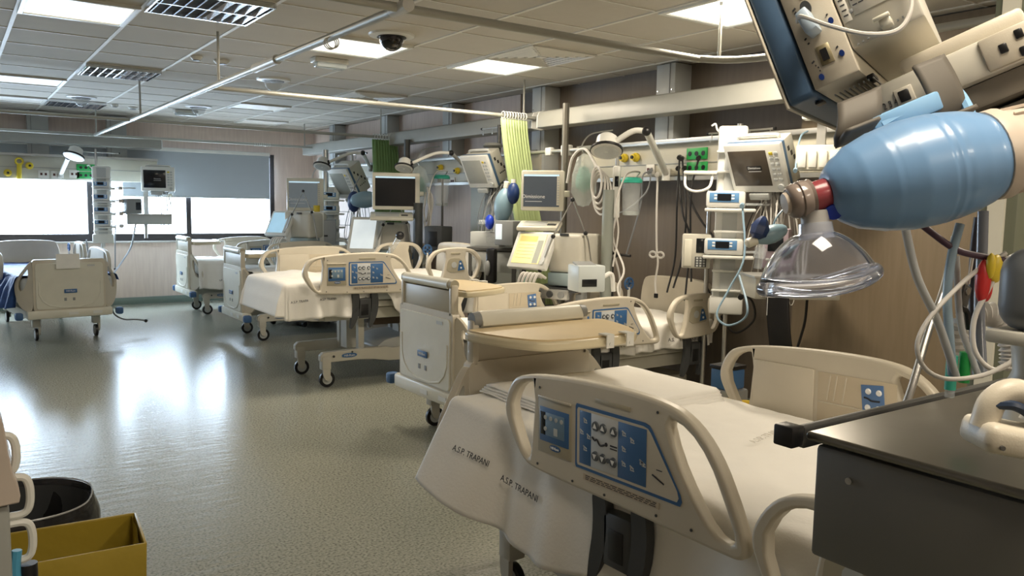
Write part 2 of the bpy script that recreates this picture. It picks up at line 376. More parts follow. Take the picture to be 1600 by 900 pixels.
for a,b in ((rp(RX-.001,RY1-.07),rp(RX,RY1+.07)),(rp(RX,4.55),rp(RX,4.95)),(rp(.1,RY3),rp(.35,RY3))):
    MB().cyl(a,b,.027).build('coupling',WMET,t)
P=at(470,58,z=RZ)
g=MB()
for k in range(3): g.tube([(.0+.03*math.cos(a),k*.02,-.028+.028*math.sin(a)) for a in [2*PI*q/10 for q in range(10)]],.003,n=5,closed=True,sub=2)
o=g.build('spare_hooks',WMET,t); o.location=rp(RX,3.75)
g=MB()
for k in range(8): g.tube([(k*.03,.022*math.cos(a),.022*math.sin(a)) for a in [2*PI*q/10 for q in range(10)]],.004,n=5,closed=True,sub=2)
o=g.build('spare_hooks',WMET,t); o.location=rp(3.55,RY4)
# ---- curtains
def curtain(px0,px1,px2,px3,pytop,pybot,y,m,lab):
    A=at(px0,pytop,y=y); B=at(px1,pytop,y=y); Cc=at(px2,pybot,y=y); D=at(px3,pybot,y=y)
    t=thing('curtain',lab,'curtain',((A.x+B.x)/2,y,RZ)); ox=(A.x+B.x)/2; nf=9
    zb=(Cc.z+D.z)/2
    def f(u,v):
        s=v
        xa=A.x+(Cc.x-A.x)*s**1.3; xb=B.x+(D.x-B.x)*s**1.3; x=xa+(xb-xa)*u
        z=RZ-.035+(zb-RZ)*v+.012*math.sin(u*nf*2*PI)*(1-v)*.3
        dy=.032*math.sin(u*nf*2*PI+1.2*math.sin(v*2.2))*(.7+.3*v)+.012*noise.noise((u*6,v*3,1))
        return (x-ox+.012*math.sin(u*nf*4*PI+v),dy,z-RZ)
    MB().grid(f,130,24).build('cloth',m,t,solid=.003,ang=80)
    g=MB()
    for k in range(9):
        x=A.x+(B.x-A.x)*(k+.5)/9-ox; g.tube([(x,.03*math.cos(a),.03*math.sin(a)) for a in [2*PI*q/10 for q in range(10)]],.005,n=6,closed=True,sub=2)
    g.build('rings',WMET,t)
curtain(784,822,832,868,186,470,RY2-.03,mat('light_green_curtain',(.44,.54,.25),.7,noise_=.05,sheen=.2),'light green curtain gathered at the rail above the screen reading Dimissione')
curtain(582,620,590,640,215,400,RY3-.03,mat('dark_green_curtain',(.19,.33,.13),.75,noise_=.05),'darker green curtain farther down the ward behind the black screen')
# ---- right wall: lighting beams, service panels, equipment rails
BEAM=mat('beam_enamel',(.37,.37,.335),.4)
PAN=mat('cream_service_panel',(.50,.475,.385),.45)
def beam_prof(): return [(-.11,-.075),(-.11,.02),(-.09,.065),(-.04,.08),(.10,.08),(.10,-.06),(.0,-.085)]
def beam(y0,y1,lab,x=4.50,z=2.265):
    t=thing('lighting_beam',lab,'light fixture',(x,(y0+y1)/2,z),0,'wall lighting beams')
    M=Matrix.Rotation(PI/2,4,'Z')
    # outline in XZ extruded along Y
    MB().prism(beam_prof(),t=(y1-y0-.01)).build('housing',BEAM,t,bevel=.006)
    for s in (-1,1): MB().prism([(a*1.03,b*1.03) for a,b in beam_prof()],t=.012,M=Matrix.Translation((0,s*((y1-y0)/2-.006),0))).build('end_cap',WHITE,t,bevel=.003)
for a,b,l in ((.6,5.93,'long near lighting beam on the right wall, right of the light green curtain'),(6.0,8.9,'middle lighting beam between the two green curtains'),(8.98,11.8,'far lighting beam between dark green curtain and the far corner')):
    beam(a,b,l)
SOCK=mat('socket_plate',(.72,.70,.64),.4)
def panel_r(y0,y1,z0,z1,lab):
    t=thing('service_panel',lab,'service panel',(4.68,(y0+y1)/2,(z0+z1)/2),0,'bed head service panels')
    MB().box((0,0,0),(.16,y1-y0,z1-z0),bev=.012).build('housing',PAN,t)
    MB().box((-.083,0,-.03),(.006,y1-y0-.04,.005)).build('joint_line',MGREY,t)
    MB().box((-.05,0,-(z1-z0)/2-.018),(.10,y1-y0,.03)).build('lower_rail',ALU,t)
    MB().box((-.12,0,(z1-z0)/2+.012),(.022,y1-y0,.034),bev=.003).box((-.06,0,(z1-z0)/2+.004),(.1,y1-y0,.02)).build('equipment_rail',ALU,t)
    return t
PZ0,PZ1=1.735,1.985
bays=[panel_r(.8,5.55,PZ0,PZ1,'near cream service panel with green sockets behind the infusion pump rack'),
      panel_r(6.15,8.7,PZ0,PZ1,'middle cream service panel between the two curtains'),
      panel_r(9.2,11.7,PZ0,PZ1,'far cream service panel closest to the far corner')]
def outlet(t,px,py,kind='socket'):
    P=at(px,py,x=4.598); l=P-t.location
    if kind=='gas':
        g=MB().lathe([(.0,0),(.036,0),(.036,.02),(.026,.03),(.026,.05),(0,.05)],Matrix.Translation((l.x,l.y,l.z))@Matrix.Rotation(-PI/2,4,'Y'),cap=False); o=g.build('gas_outlet',YEL,t)
        MB().cyl((l.x-.045,l.y,l.z),(l.x-.06,l.y,l.z),.014).build('nozzle',BLACK,o)
    elif kind=='green':
        MB().box((l.x-.006,l.y,l.z),(.012,.20,.085),bev=.003).build('green_socket_plate',GREEN,t); 
        g=MB(); 
        for k in (-.065,0,.065): g.cyl((l.x-.012,l.y+k,l.z),(l.x-.014,l.y+k,l.z),.018)
        g.build('socket_wells',BLACK,t)
    else:
        MB().box((l.x-.005,l.y,l.z),(.01,.09,.08),bev=.003).build('socket_plate',SOCK,t)
        MB().box((l.x-.012,l.y+.018,l.z),(.006,.022,.025)).box((l.x-.012,l.y-.018,l.z),(.006,.022,.025)).build('socket_wells',mat('brown_socket',(.08,.02,.012),.5),t)
outlet(bays[0],977,247,'gas'); outlet(bays[0],995,246,'gas')
outlet(bays[0],1017,265); outlet(bays[0],1090,240,'green'); outlet(bays[0],1090,262,'green'); outlet(bays[0],1135,262)
outlet(bays[1],716,267,'gas'); outlet(bays[1],690,262,'gas'); outlet(bays[1],708,283); outlet(bays[2],560,268,'gas'); outlet(bays[2],572,282); outlet(bays[2],520,290)
# window bay panel and beam
t=thing('window_service_panel','cream service panel with yellow outlets standing across the window','service panel',(.2,12.16,1.87))
MB().box((0,0,0),(4.42,.14,.30),bev=.012).build('housing',PAN,t)
MB().box((0,-.072,.0),(4.36,.006,.006)).build('joint_line',MGREY,t)
MB().box((0,-.09,.16),(4.42,.04,.03)).build('equipment_rail',ALU,t)
def outw(px,py,kind):
    P=at(px,py,y=12.09); l=P-t.location
    if kind=='y':
        o=MB().lathe([(0,0),(.045,0),(.045,.02),(.03,.035),(.03,.06),(0,.06)],Matrix.Translation(l)@Matrix.Rotation(PI/2,4,'X'),cap=False).build('gas_outlet',YEL,t)
        MB().cyl((l.x,l.y-.055,l.z),(l.x,l.y-.07,l.z),.015).build('nozzle',BLACK,o)
    elif kind=='g':
        MB().box((l.x,l.y,l.z),(.22,.02,.09),bev=.003).build('green_socket_plate',GREEN,t); g=MB()
        for k in (-.06,0,.06): g.cyl((l.x+k,l.y-.01,l.z),(l.x+k,l.y-.014,l.z),.018)
        g.build('socket_wells',BLACK,t)
    else:
        MB().box((l.x,l.y,l.z),(.12,.02,.10),bev=.003).build('socket_plate',SOCK,t)
        MB().box((l.x-.025,l.y-.012,l.z),(.025,.006,.03)).box((l.x+.025,l.y-.012,l.z),(.025,.006,.03)).build('socket_wells',MATS['brown_socket'],t)
outw(12,270,'y'); outw(46,259,'y'); outw(68,272,'s'); outw(88,273,'s'); outw(134,262,'g'); outw(134,274,'g'); outw(116,272,'s')
t=thing('window_lighting_beam','long pale lighting beam above the window bay panel','light fixture',(.2,12.05,2.255))
MB().prism(beam_prof(),t=4.48,M=Matrix.Rotation(PI/2,4,'Z')).build('housing',BEAM,t,bevel=.006)
MB().prism([(a*1.03,b*1.03) for a,b in beam_prof()],t=.014,M=Matrix.Translation((2.247,0,0))@Matrix.Rotation(PI/2,4,'Z')).build('end_cap',WHITE,t,bevel=.003)
# ================= BEDS =================
def rail_outline():
    return chaikin([(0,.175),(.035,.255),(.085,.292),(.25,.315),(.50,.327),(.70,.322),(.80,.298),(.885,.225),(.95,.11),(.985,.025),(.975,-.008),(.93,-.012),(.55,.0),(.17,.004),(.10,.022),(.03,.11)],2), \
      [chaikin([(.040,.175),(.068,.238),(.11,.272),(.175,.284),(.150,.04),(.128,.036),(.100,.065)],1), chaikin([(.725,.285),(.80,.265),(.865,.205),(.915,.115),(.955,.03),(.93,.018),(.885,.03),(.82,.10),(.76,.19)],1)]
def headrail_outline():
    return chaikin([(0,.17),(.05,.26),(.12,.30),(.30,.315),(.46,.30),(.53,.235),(.55,.17),(.50,.05),(.45,.015),(.28,.0),(.12,-.005),(.07,.03),(.03,.10)],2), \
      [chaikin([(.038,.165),(.078,.24),(.13,.272),(.20,.275),(.155,.04),(.12,.02),(.085,.045)],1), chaikin([(.37,.275),(.44,.268),(.495,.215),(.515,.165),(.475,.065),(.44,.04),(.41,.08)],1)]
PADW=mat('pale_key_field',(.55,.57,.58),.35); KEY=mat('grey_key',(.10,.115,.13),.3); ARROW=mat('white_arrow',(.85,.86,.86),.4)
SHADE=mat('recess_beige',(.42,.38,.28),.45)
def controls(rail,s,detail=True):
    """key panels on the outer face of a foot-end side rail; s=-1 outward is -Y"""
    y=s*.0205
    def bx(n,m,x0,x1,z0,z1,th=.002,off=0,bev=.004,par=rail):
        return MB().box(((x0+x1)/2,y+s*(off+th/2),(z0+z1)/2),(x1-x0,th,z1-z0),bev=bev).build(n,m,par)
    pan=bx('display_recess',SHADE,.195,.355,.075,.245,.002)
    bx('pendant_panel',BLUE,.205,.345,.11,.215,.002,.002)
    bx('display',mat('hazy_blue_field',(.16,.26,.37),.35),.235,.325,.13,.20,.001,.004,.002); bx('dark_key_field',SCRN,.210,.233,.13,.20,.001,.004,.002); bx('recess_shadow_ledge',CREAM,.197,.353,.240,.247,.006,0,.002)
    g=MB()
    for q in range(4): g.cyl((.225+q*.026+.01,y+s*.005,.185),(.235+q*.026,y+s*.0065,.185),.007,n=10)
    g.cyl((.235,y+s*.005,.15),(.235,y+s*.0065,.15),.007,n=10).box((.285,y+s*.0055,.148),(.016,.002,.022)); g.build('pendant_keys',LGREY,pan)
    t_=[(.378,.068),(.374,.075),(.374,.247),(.378,.254),(.655,.254),(.672,.250),(.684,.238),(.782,.098),(.788,.080),(.782,.068)]
    MB().prism(t_,t=.002,M=Matrix.Translation((0,y+s*.001,0))).build('panel_border',BLUE,rail)
    t2=[(.575+(a-.575)*.955,.158+(b-.158)*.90) for a,b in t_]
    kp=MB().prism(t2,t=.002,M=Matrix.Translation((0,y+s*.0022,0))).build('key_panel',CREAM,rail)
    y0=y; off=.0034
    bx('field',BLUE,.395,.445,.085,.238,.001,off,.001,kp); bx('field',PADW,.446,.556,.085,.238,.001,off,.001,kp); bx('field',BLUE,.557,.665,.085,.238,.001,off,.001,kp)
    g=MB();a=MB()
    for x,z,up in ((.465,.205,1),(.497,.205,1),(.540,.205,1),(.465,.12,0),(.497,.12,0),(.540,.12,0)):
        g.cyl((x,y+s*(off+.001),z),(x,y+s*(off+.005),z),.0145,.0125,n=16)
        d=.0085 if up else -.0085; yy=y+s*(off+.0056)
        a.prism([(x-.008,z-d*.7),(x+.008,z-d*.7),(x,z+d)],t=.001,M=Matrix.Translation((0,yy,0)))
    g.cyl((.520,y+s*(off+.001),.12),(.520,y+s*(off+.004),.12),.007,n=12)
    g.build('keys',KEY,kp); a.build('arrows',ARROW,kp)
    g=MB().tube([(.452,y+s*(off+.002),.172),(.462,y+s*(off+.002),.165),(.472,y+s*(off+.002),.168),(.485,y+s*(off+.002),.156),(.503,y+s*(off+.002),.160)],.003,n=5).cyl((.510,y+s*off,.163),(.510,y+s*(off+.002),.163),.006,n=10)
    g.box((.540,y+s*(off+.0015),.164),(.028,.001,.004)).box((.540,y+s*(off+.0015),.156),(.028,.001,.003)); g.build('patient_icon',INK,kp)
    g=MB()
    for x,z in ((.42,.215),(.405,.180),(.435,.172),(.42,.135),(.58,.212),(.612,.20),(.58,.17),(.58,.13),(.612,.125),(.648,.150),(.655,.147)):
        g.box((x,y+s*(off+.0015),z),(.016,.001,.004),rot=(0,R(25),0)).box((x+.002,y+s*(off+.0015),z-.008),(.014,.001,.003)).box((x-.004,y+s*(off+.0015),z-.003),(.003,.001,.010))
    g.build('icons',PADW,kp)
    MB().box((.708,y+s*(off+.001),.118),(.045,.001,.004),rot=(0,R(20),0)).box((.712,y+s*(off+.001),.142),(.02,.001,.002)).build('scale_mark',INK,kp)
    MB().box((.56,y+s*.0008,.048),(.30,.0015,.018)).build('warning_strip',mat('tan_label',(.50,.42,.31),.5),rail)
    g=MB()
    for r_ in range(3):
        x=.42
        while x<.70: L=random.uniform(.01,.028); g.box((x+L/2,y+s*.0018,.053-r_*.005),(L,.0008,.0018)); x+=L+.006
    g.build('small_print',INK,rail)
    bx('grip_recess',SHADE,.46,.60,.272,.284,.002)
    if detail:
        g=MB()
        for x,z in ((.19,.03),(.36,.02),(.50,.018),(.70,.02),(.82,.02),(.70,.29),(.20,.27)): g.cyl((x,y,z),(x,y+s*.002,z),.004,n=8)
        g.build('screws',DGREY,rail)
        text('Hill-Rom',.011,WINK,rail,(.28,y+s*.005,.097),FRONT if s<0 else (R(90),0,PI))
        MB().prism(chaikin([(.255,.088),(.305,.088),(.305,.106),(.255,.106)],2),t=.002,M=Matrix.Translation((0,y+s*.003,0))).build('logo_oval',BLUEB,rail)
def inner_face(rail,s):
    """moulded inner face of the far rail with its small four-key pad"""
    y=-s*.0205
    MB().box((.31,y-s*.003,.145),(.26,.008,.22),bev=.01).build('inner_pad',CREAM,rail)
    MB().box((.60,y-s*.001,.155),(.29,.003,.19),bev=.012).build('inner_recess',mat('tan_recess',(.56,.485,.36),.4),rail)
    g=MB()
    for x in (.50,.525,.56): g.box((x,y-s*.004,.20),(.004,.004,.09),rot=(0,R(8),0))
    g.box((.60,y-s*.004,.145),(.28,.004,.004)); g.build('mould_ribs',CREAM,rail)
    MB().box((.665,y-s*.004,.185),(.08,.004,.10),rot=(0,R(-6),0),bev=.003).build('key_pad',mat('pad_blue',(.10,.20,.42),.4),rail)
    g=MB()
    for x in (.648,.686):
        for z in (.212,.158): g.cyl((x,y-s*.005,z),(x,y-s*.011,z),.011,.008,n=12)
    g.build('pad_keys',ARROW,rail)
    MB().tube([(.635,y-s*.007,.19),(.65,y-s*.007,.187),(.662,y-s*.007,.182),(.69,y-s*.007,.184)],.003,n=5).build('pad_icon',INK,rail)
def make_rail(bed,kind,x,y,z,s,tilt=0,detail=True):
    o_,h_=(rail_outline() if kind=='foot' else headrail_outline())
    n='foot_side_rail' if kind=='foot' else 'head_side_rail'
    r_=MB().prism(o_,h_,t=.040).build(n,CREAM,bed,bevel=.012,seg=3); r_.location=(x,y,z); r_.rotation_euler=(0,-tilt,0)
    if kind=='foot':
        controls(r_,s,detail) if s<0 else inner_face(r_,s)
    else:
        if s<0:
            p=MB().prism(chaikin([(.19,.10),(.20,.20),(.24,.225),(.345,.215),(.375,.125),(.36,.105)],1),t=.002,M=Matrix.Translation((0,-.021,0))).build('key_panel',SHADE,r_)
            MB().prism([(.30,.115),(.315,.20),(.335,.20),(.37,.125)],t=.002,M=Matrix.Translation((0,-.023,0))).build('blue_key_field',BLUE,p)
            MB().cyl((.265,-.021,.165),(.265,-.024,.165),.026).build('angle_dial',LGREY,p)
            for kx,kz in ((.325,.175),(.332,.14)): MB().cyl((kx,-.023,kz),(kx,-.027,kz),.008).build('key',ARROW,p)
            MB().box((.28,-.021,.262),(.09,.003,.014),bev=.002).build('grip_recess',SHADE,r_)
        else: MB().cyl((.28,-s*.02,.16),(.28,-s*.023,.16),.035).build('inner_boss',CREAM,r_)
    # folding arm
    L=.52 if kind=='foot' else .30
    g=MB(); 
    for dx in (-.085,.075):
        g.prism(chaikin([(L+dx-.02,.03),(L+dx+.035,.03),(L+dx+.05,-.10),(L+dx+.02,-.22),(L+dx-.04,-.30),(L+dx-.03,-.2),(L+dx-.01,-.1)],2),t=.03,M=Matrix.Translation((0,-s*.02,0)))
    g.box((L,-s*.03,-.12),(.12,.05,.16),bev=.012).build('folding_arm',DGREY,r_)
    MB().box((L,-s*.03+s*.026,-.13),(.06,.004,.09),bev=.004).build('release_latch',BLACK,r_)
    return r_
TBM=Matrix(((0,0,1,0),(1,0,0,0),(0,1,0,0),(0,0,0,1)))
def footboard(bed,z0,H=.49,table=True,inside=False,paper=False,outer_label=True,bend=38,bump=True):
    """board at local x=0; outside faces -X. profile in YZ"""
    def yz(pts,off=0): return pts
    M=Matrix.Rotation(PI/2,4,'Z')     # prism x -> y, thickness -> -x
    hh=H
    fb=MB()
    fb.prism(rr(-.338,.338,0,hh,.03),t=.05,M=M)
    for s in (-1,1):
        o_=chaikin([(0,.03),(0,hh-.015),(.035,hh-.03),(.09,hh-.10),(.165,hh-.20),(.185,hh-.26),(.185,.20),(.16,.08),(.10,.01),(.04,0)],2)
        h_=chaikin([(.045,hh-.075),(.085,hh-.125),(.14,hh-.205),(.152,hh-.25),(.15,hh-.31),(.12,hh-.325),(.085,hh-.29),(.045,hh-.19)],2)
        W=Matrix.Translation((0,s*.325,0))@Matrix.Scale(s,4,(0,1,0))@Matrix.Rotation(R(-bend),4,'Z')@M
        fb.prism(o_,[h_],t=.036,M=W)
    o=fb.build('footboard',CREAM,bed,bevel=.011,seg=3); o.location=(0,0,z0)
    MB().prism(rr(-.315,.315,.02,hh-.04,.03),t=.012,M=Matrix.Translation((-.028,0,0))@M).build('outer_panel',CREAMP,o,bevel=.006)
    MB().prism(chaikin([(-.295,.30),(-.295,.13),(-.17,.025),(.17,.025),(.295,.13),(.295,.30),(.28,.30),(.28,.135),(.165,.04),(-.165,.04),(-.28,.135),(-.28,.30)],1),t=.01,M=Matrix.Translation((-.034,0,0))@M).build('moulded_rim',CREAMP,o,bevel=.003)
    MB().box((.01,0,-.035),(.10,.80,.09),bev=.02).build('lower_bumper_rail',CREAMP,o)
    for s in ((-1,1) if not inside else (1,)):
        MB().box((-.01,s*.47,-.04),(.08,.07,.075),bev=.018).build('corner_bumper',BLUEB,o)
    if outer_label:
        MB().box((-.042,0,.20),(.006,.12,.04),bev=.004).build('logo_plate',BLUE,o)
        text('Hill-Rom',.024,WINK,o,(-.0455,0,.20),(R(90),0,R(-90)))
        MB().box((-.036,-.03,.115),(.004,.022,.03)).box((-.036,.05,.115),(.004,.022,.03)).build('cable_sockets',MGREY,o)
        MB().box((-.036,-.2,hh-.07),(.003,.07,.02)).build('small_label',LGREY,o)
        for y_ in (-.02,-.25): MB().box((-.0425,y_,-.035),(.003,.09,.03)).build('rating_label',WHITE,o)
    if inside:
        w_=MB().box((.0265,-.02,.30),(.001,.17,.055)).build('warning_sticker',mat('tan_label',(.50,.42,.31),.5),o); g=MB()
        for r_ in range(5):
            y=-.095
            while y<.05: L=random.uniform(.008,.03); g.box((.0275,y+L/2,.32-r_*.009),(.0008,L,.0035 if r_ else .005)); y+=L+.005
        g.build('small_print',INK,w_)
    # neck frame
    if table:
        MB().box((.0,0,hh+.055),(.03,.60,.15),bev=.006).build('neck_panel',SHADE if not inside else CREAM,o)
        for s in (-1,1): MB().box((.0,s*.305,hh+.07),(.05,.035,.19),bev=.01).build('neck_post',CREAM,o)
        rl=MB().prism(chaikin([(-.035,-.03),(-.038,.015),(-.01,.036),(.02,.03),(.05,-.032)],2),t=.56,M=Matrix.Identity(4)).build('roller_cover',CREAMP,o); rl.location=(0,0,hh+.165)
        for s in (-1,1): MB().cyl((0,s*.28,0),(0,s*.315,0),.033,.030,n=20).build('end_knob',MGREY if inside else SHADE,rl)
        tb=MB().prism(chaikin([(-.36,.03),(.36,.03),(.375,.10),(.30,.34),(.20,.42),(-.20,.42),(-.30,.34),(-.375,.10)],1),t=.008,M=TBM).build('table_board',WOOD,o)
        tb.location=(0,0,hh+.132)
        E_=MB().prism(chaikin([(-.372,.02),(.372,.02),(.388,.10),(.31,.35),(.205,.435),(-.205,.435),(-.31,.35),(-.388,.10)],1),t=.036,M=TBM).build('table_edge',mat('cream_laminate_edge',(.66,.58,.40),.38),tb,bevel=.010,seg=3); E_.location=(0,0,-.0205)
        for y in (.05,.16): MB().box((.43,y,.010),(.045,.04,.005)).box((.4545,y,-.014),(.005,.04,.052)).cyl((.456,y,-.025),(.460,y,-.025),.007,n=8).build('clip',WMET,o).location=(0,0,hh+.132)
    if paper:
        q=MB().box((-.060,.02,hh-.02),(.001,.22,.15),rot=(0,R(4),0)).build('notice_sheet',mat('paper',(.85,.84,.80),.8),o)
    return o
def base(bed,wx=.2,L=2.0,up=0):
    fr=MB()
    for s in (-1,1):
        fr.prism(chaikin([(wx-.05,.20),(wx-.05,.285),(wx+.05,.29),(wx+.5,.295),(wx+.62,.27),(wx+L-.3,.27),(wx+L-.3,.16),(wx+.62,.16),(wx+.35,.205),(wx+.05,.205)],1),t=.055,M=Matrix.Translation((0,s*.285,0)))
    fr.box((wx+L/2+.15,0,.235),(L-.6,.56,.07),bev=.02)
    o=fr.build('base_frame',BEIGE,bed,bevel=.006)
    MB().prism(chaikin([(wx+.45,.28),(wx+.6,.36),(wx+1.1,.385),(wx+1.45,.33),(wx+1.5,.2),(wx+.75,.13),(wx+.5,.2)],2),t=.50).build('base_cover',LGREY,o,bevel=.02)
    MB().prism(chaikin([(.0,.0),(.13,0),(.13,.035),(0,.035)],2),t=.006,M=Matrix.Translation((wx+.13,-.315,.232))).build('logo_oval',BLUE,o)
    text('Hill-Rom',.026,WINK,o,(wx+.195,-.3185,.249),FRONT)
    MB().cyl((wx+.06,-.314,.25),(wx+.06,-.32,.25),.010,n=10).cyl((wx+.22,-.314,.275),(wx+.22,-.32,.275),.008,n=10).build('bolt_heads',DGREY,o)
    for x in (wx,wx+L-.35):
        for s in (-1,1):
            leg=MB().box((x,s*.285,.20),(.075,.075,.11),bev=.008).prism(chaikin([(x-.03,.2),(x+.03,.2),(x+.03,.06),(x-.0,.055),(x-.03,.09)],1),t=.02,M=Matrix.Translation((0,s*.285-.026,0))).build('wheel_leg',BEIGE,bed)
            wh=MB().lathe([(.045,-.012),(.064,-.013),(.0645,-.01),(.0645,.01),(.064,.013),(.045,.012)],Matrix.Translation((x+.012,s*.285,.0648))@Matrix.Rotation(PI/2,4,'X'),n=28,cap=True).build('wheel_tyre',BLACK,leg)
            MB().lathe([(0,-.016),(.041,-.014),(.041,.014),(0,.016)],Matrix.Translation((x+.012,s*.285,.0648))@Matrix.Rotation(PI/2,4,'X'),cap=False).build('wheel_disc',LGREY,leg)
    return o
def deck(bed,x0,x1,zt,head=0):
    zb=zt-.16
    MB().box(((x0+x1)/2,0,zb-.03),(x1-x0-.1,.80,.05),bev=.012).box(((x0+x1)/2+.1,-.33,zb-.11),(x1-x0-.5,.05,.09),bev=.01).box(((x0+x1)/2+.1,.33,zb-.11),(x1-x0-.5,.05,.09),bev=.01).box((x0+.35,0,zb-.12),(.08,.66,.06)).box((x1-.4,0,zb-.12),(.08,.66,.06)).build('bed_deck',BEIGE,bed)
    for x in (x0+.72,x1-.55):
        MB().box((x,0,(zb+.22)/2+.04),(.12,.12,max(.05,zb-.22))).box((x,-.20,(zb+.2)/2+.02),(.05,.05,max(.05,zb-.22))).box((x,.20,(zb+.2)/2+.02),(.05,.05,max(.05,zb-.22))).build('lift_column',BEIGE,bed)
    MB().box((x0+1.0,0,zb-.18),(.26,.30,.13),bev=.01).build('motor_box',mat('brown_motor',(.10,.07,.045),.6),bed)
    def f(u,v):
        x=x0+(x1-x0)*u; return (x,0,0)
    MB().box(((x0+x1)/2,0,zb+.075),(x1-x0,.86,.15),bev=.045,seg=4).build('mattress',mat('mattress_cover',(.50,.52,.52),.6),bed)
def lever(bed,x,y,z):
    o=MB().cyl((x,y,z-.16),(x,y,z),.011,n=8).build('iv_socket_post',WMET,bed)
    MB().tube([(x+.045*math.cos(a),y,z+.03+.045*math.sin(a)) for a in [2*PI*k/12 for k in range(12)]],.009,n=6,closed=True,sub=2).box((x,y,z+.03),(.09,.016,.016)).box((x,y,z+.03),(.016,.016,.09)).build('blue_handwheel',BLUEB,o)
def make_bed(label,loc,rz,zt,zf,x_m=.04,wx=.2,fb=True,zr=None,tilt=0,near_foot=True,far_foot=True,near_head=True,far_head=True,table=True,inside=False,paper=False,group='adjustable hospital beds',hx=1.56,hz=.04,rx=.50,bend=38,fbs=1,handrail=.30,fbH=.49,detail=True):
    bed=thing('hospital_bed',label,'hospital bed',loc,rz,group)
    zr=zt-.04 if zr is None else zr
    base(bed,wx,min(2.0,2.28-wx+.3)); deck(bed,x_m,2.16,zt)
    if fb:
        f_=footboard(bed,zf,H=fbH,table=table,inside=inside,paper=paper,bend=bend)
        f_.scale=(1,fbs,1)
    if near_foot: make_rail(bed,'foot',rx,-.52,zr,-1,tilt,detail)
    if far_foot: make_rail(bed,'foot',rx,.52,zr,1,tilt,detail)
    if near_head: make_rail(bed,'head',hx,-.52,zr+hz,-1,tilt)
    if far_head: make_rail(bed,'head',hx,.52,zr+hz,1,tilt)
    M=Matrix.Rotation(PI/2,4,'Z')
    MB().prism(chaikin([(-.38,0),(.38,0),(.36,.36),(.25,.40),(-.25,.40),(-.36,.36)],2),t=.05,M=M).build('headboard',CREAM,bed,bevel=.012,seg=3).location=(2.19,0,zt-.12)
    lever(bed,2.12,-.46,zt+.16); lever(bed,2.12,.46,zt+.16)
    return bed
def sheet(lab,bedloc,rz,x0,x1,hw,zt,hang,F=.0,flare=lambda x,s:.04,name='bed_sheet',m=None,nu=120,nv=90,fold=.035,seed=0,hump=0,group=None,kf=26,thick=.003,foldfn=None):
    """cloth over the mattress: u along the bed, v across incl. overhang; hang(x,s)=hem drop at side s"""
    def f(u,v):
        a=x0-F+(x1-x0+F)*u; q=(v-.5)*2; s=1 if q>0 else -1
        du=max(x0-a,0)
        split=.62
        if abs(q)<split: b=hw*abs(q)/split; dv=0
        else: b=hw; dv=(abs(q)-split)/(1-split)*hang(max(a,x0),s)
        d0=math.hypot(du,dv); d=max(du,dv) if d0>0 else 0; xx=max(a,x0); top=.008*noise.noise((xx*5,s*b*6,seed))+.004*noise.noise((xx*17,s*b*15,seed+3))+hump*math.exp(-((xx-x0-.25)/.2)**2)*(1-(b/hw)**2*.8)
        if d<1e-6: return (xx,s*b,zt+.012+top)
        dx,dy=-du/d0,s*dv/d0; rr=.035; ang=min(d/rr,PI/2)
        out=rr*math.sin(ang)+flare(xx,s)*max(0,d-.05)
        z=zt+.012-rr*(1-math.cos(ang))-max(0,d-rr*PI/2)*math.sqrt(max(.05,1-min(.9,flare(xx,s))**2))+top*max(0,1-d/.1)
        ph=xx*kf+(math.atan2(du,dv+1e-6)*3.2 if F else 0)+2*noise.noise((xx*3,seed,0))
        fa=fold*min(1,d/.16)*(.35+d*1.8)*(math.sin(ph)+.45*math.sin(ph*2.3+1))
        z+=.01*math.sin(ph*.5)*min(1,d*3)
        return (xx+dx*(out+fa),s*b+dy*(out+fa)+ (0 if dv else 0),z)
    o=MB().grid(f,nu,nv).build(name,m or CLOTH,None,solid=thick,ang=85); o.location=bedloc; o.rotation_euler=(0,0,rz)
    tag(o,lab,'sheet',group); o['f']=0; del o['f']
    return o,f
BX=2.33
# bed A: nearest, head towards us
LA=(2.0,2.72,0); RA=R(-90)
bedA=make_bed('nearest hospital bed, its foldout table raised at the far footboard',LA,RA,.745,.37,zr=.66,tilt=R(1.5),inside=True,wx=.30,hx=1.59,hz=-.08,rx=.60,fbs=.93,bend=16)
LB=(2.42,4.36,0)
bedB=make_bed('hospital bed directly behind the nearest one, white footboard end towards the aisle',LB,0,.68,.36,zr=.59,hz=0,wx=.2)
LC=(1.66,6.38,0)
bedC=make_bed('raised hospital bed without footboard, wheels and lift frame bare to the aisle',LC,0,.86,.3,x_m=.40,wx=.78,fb=False,zr=.775)
LD=(2.50,8.80,0)
bedD=make_bed('hospital bed behind the one without footboard, blue bumpers at its footboard corners',LD,0,.74,.31,zr=.70)
LE=(2.52,11.15,0)
bedE=make_bed('farthest hospital bed of the row, beside the window wall',LE,0,.70,.33,zr=.66,table=True,detail=False)
LF=(1.0,9.45,0); RF=R(96)
bedF=make_bed('hospital bed alone at the left by the window, notice sheet hung over its footboard',LF,RF,.68,.33,zr=.60,table=False,paper=True,fbH=.53,wx=.2,detail=False)
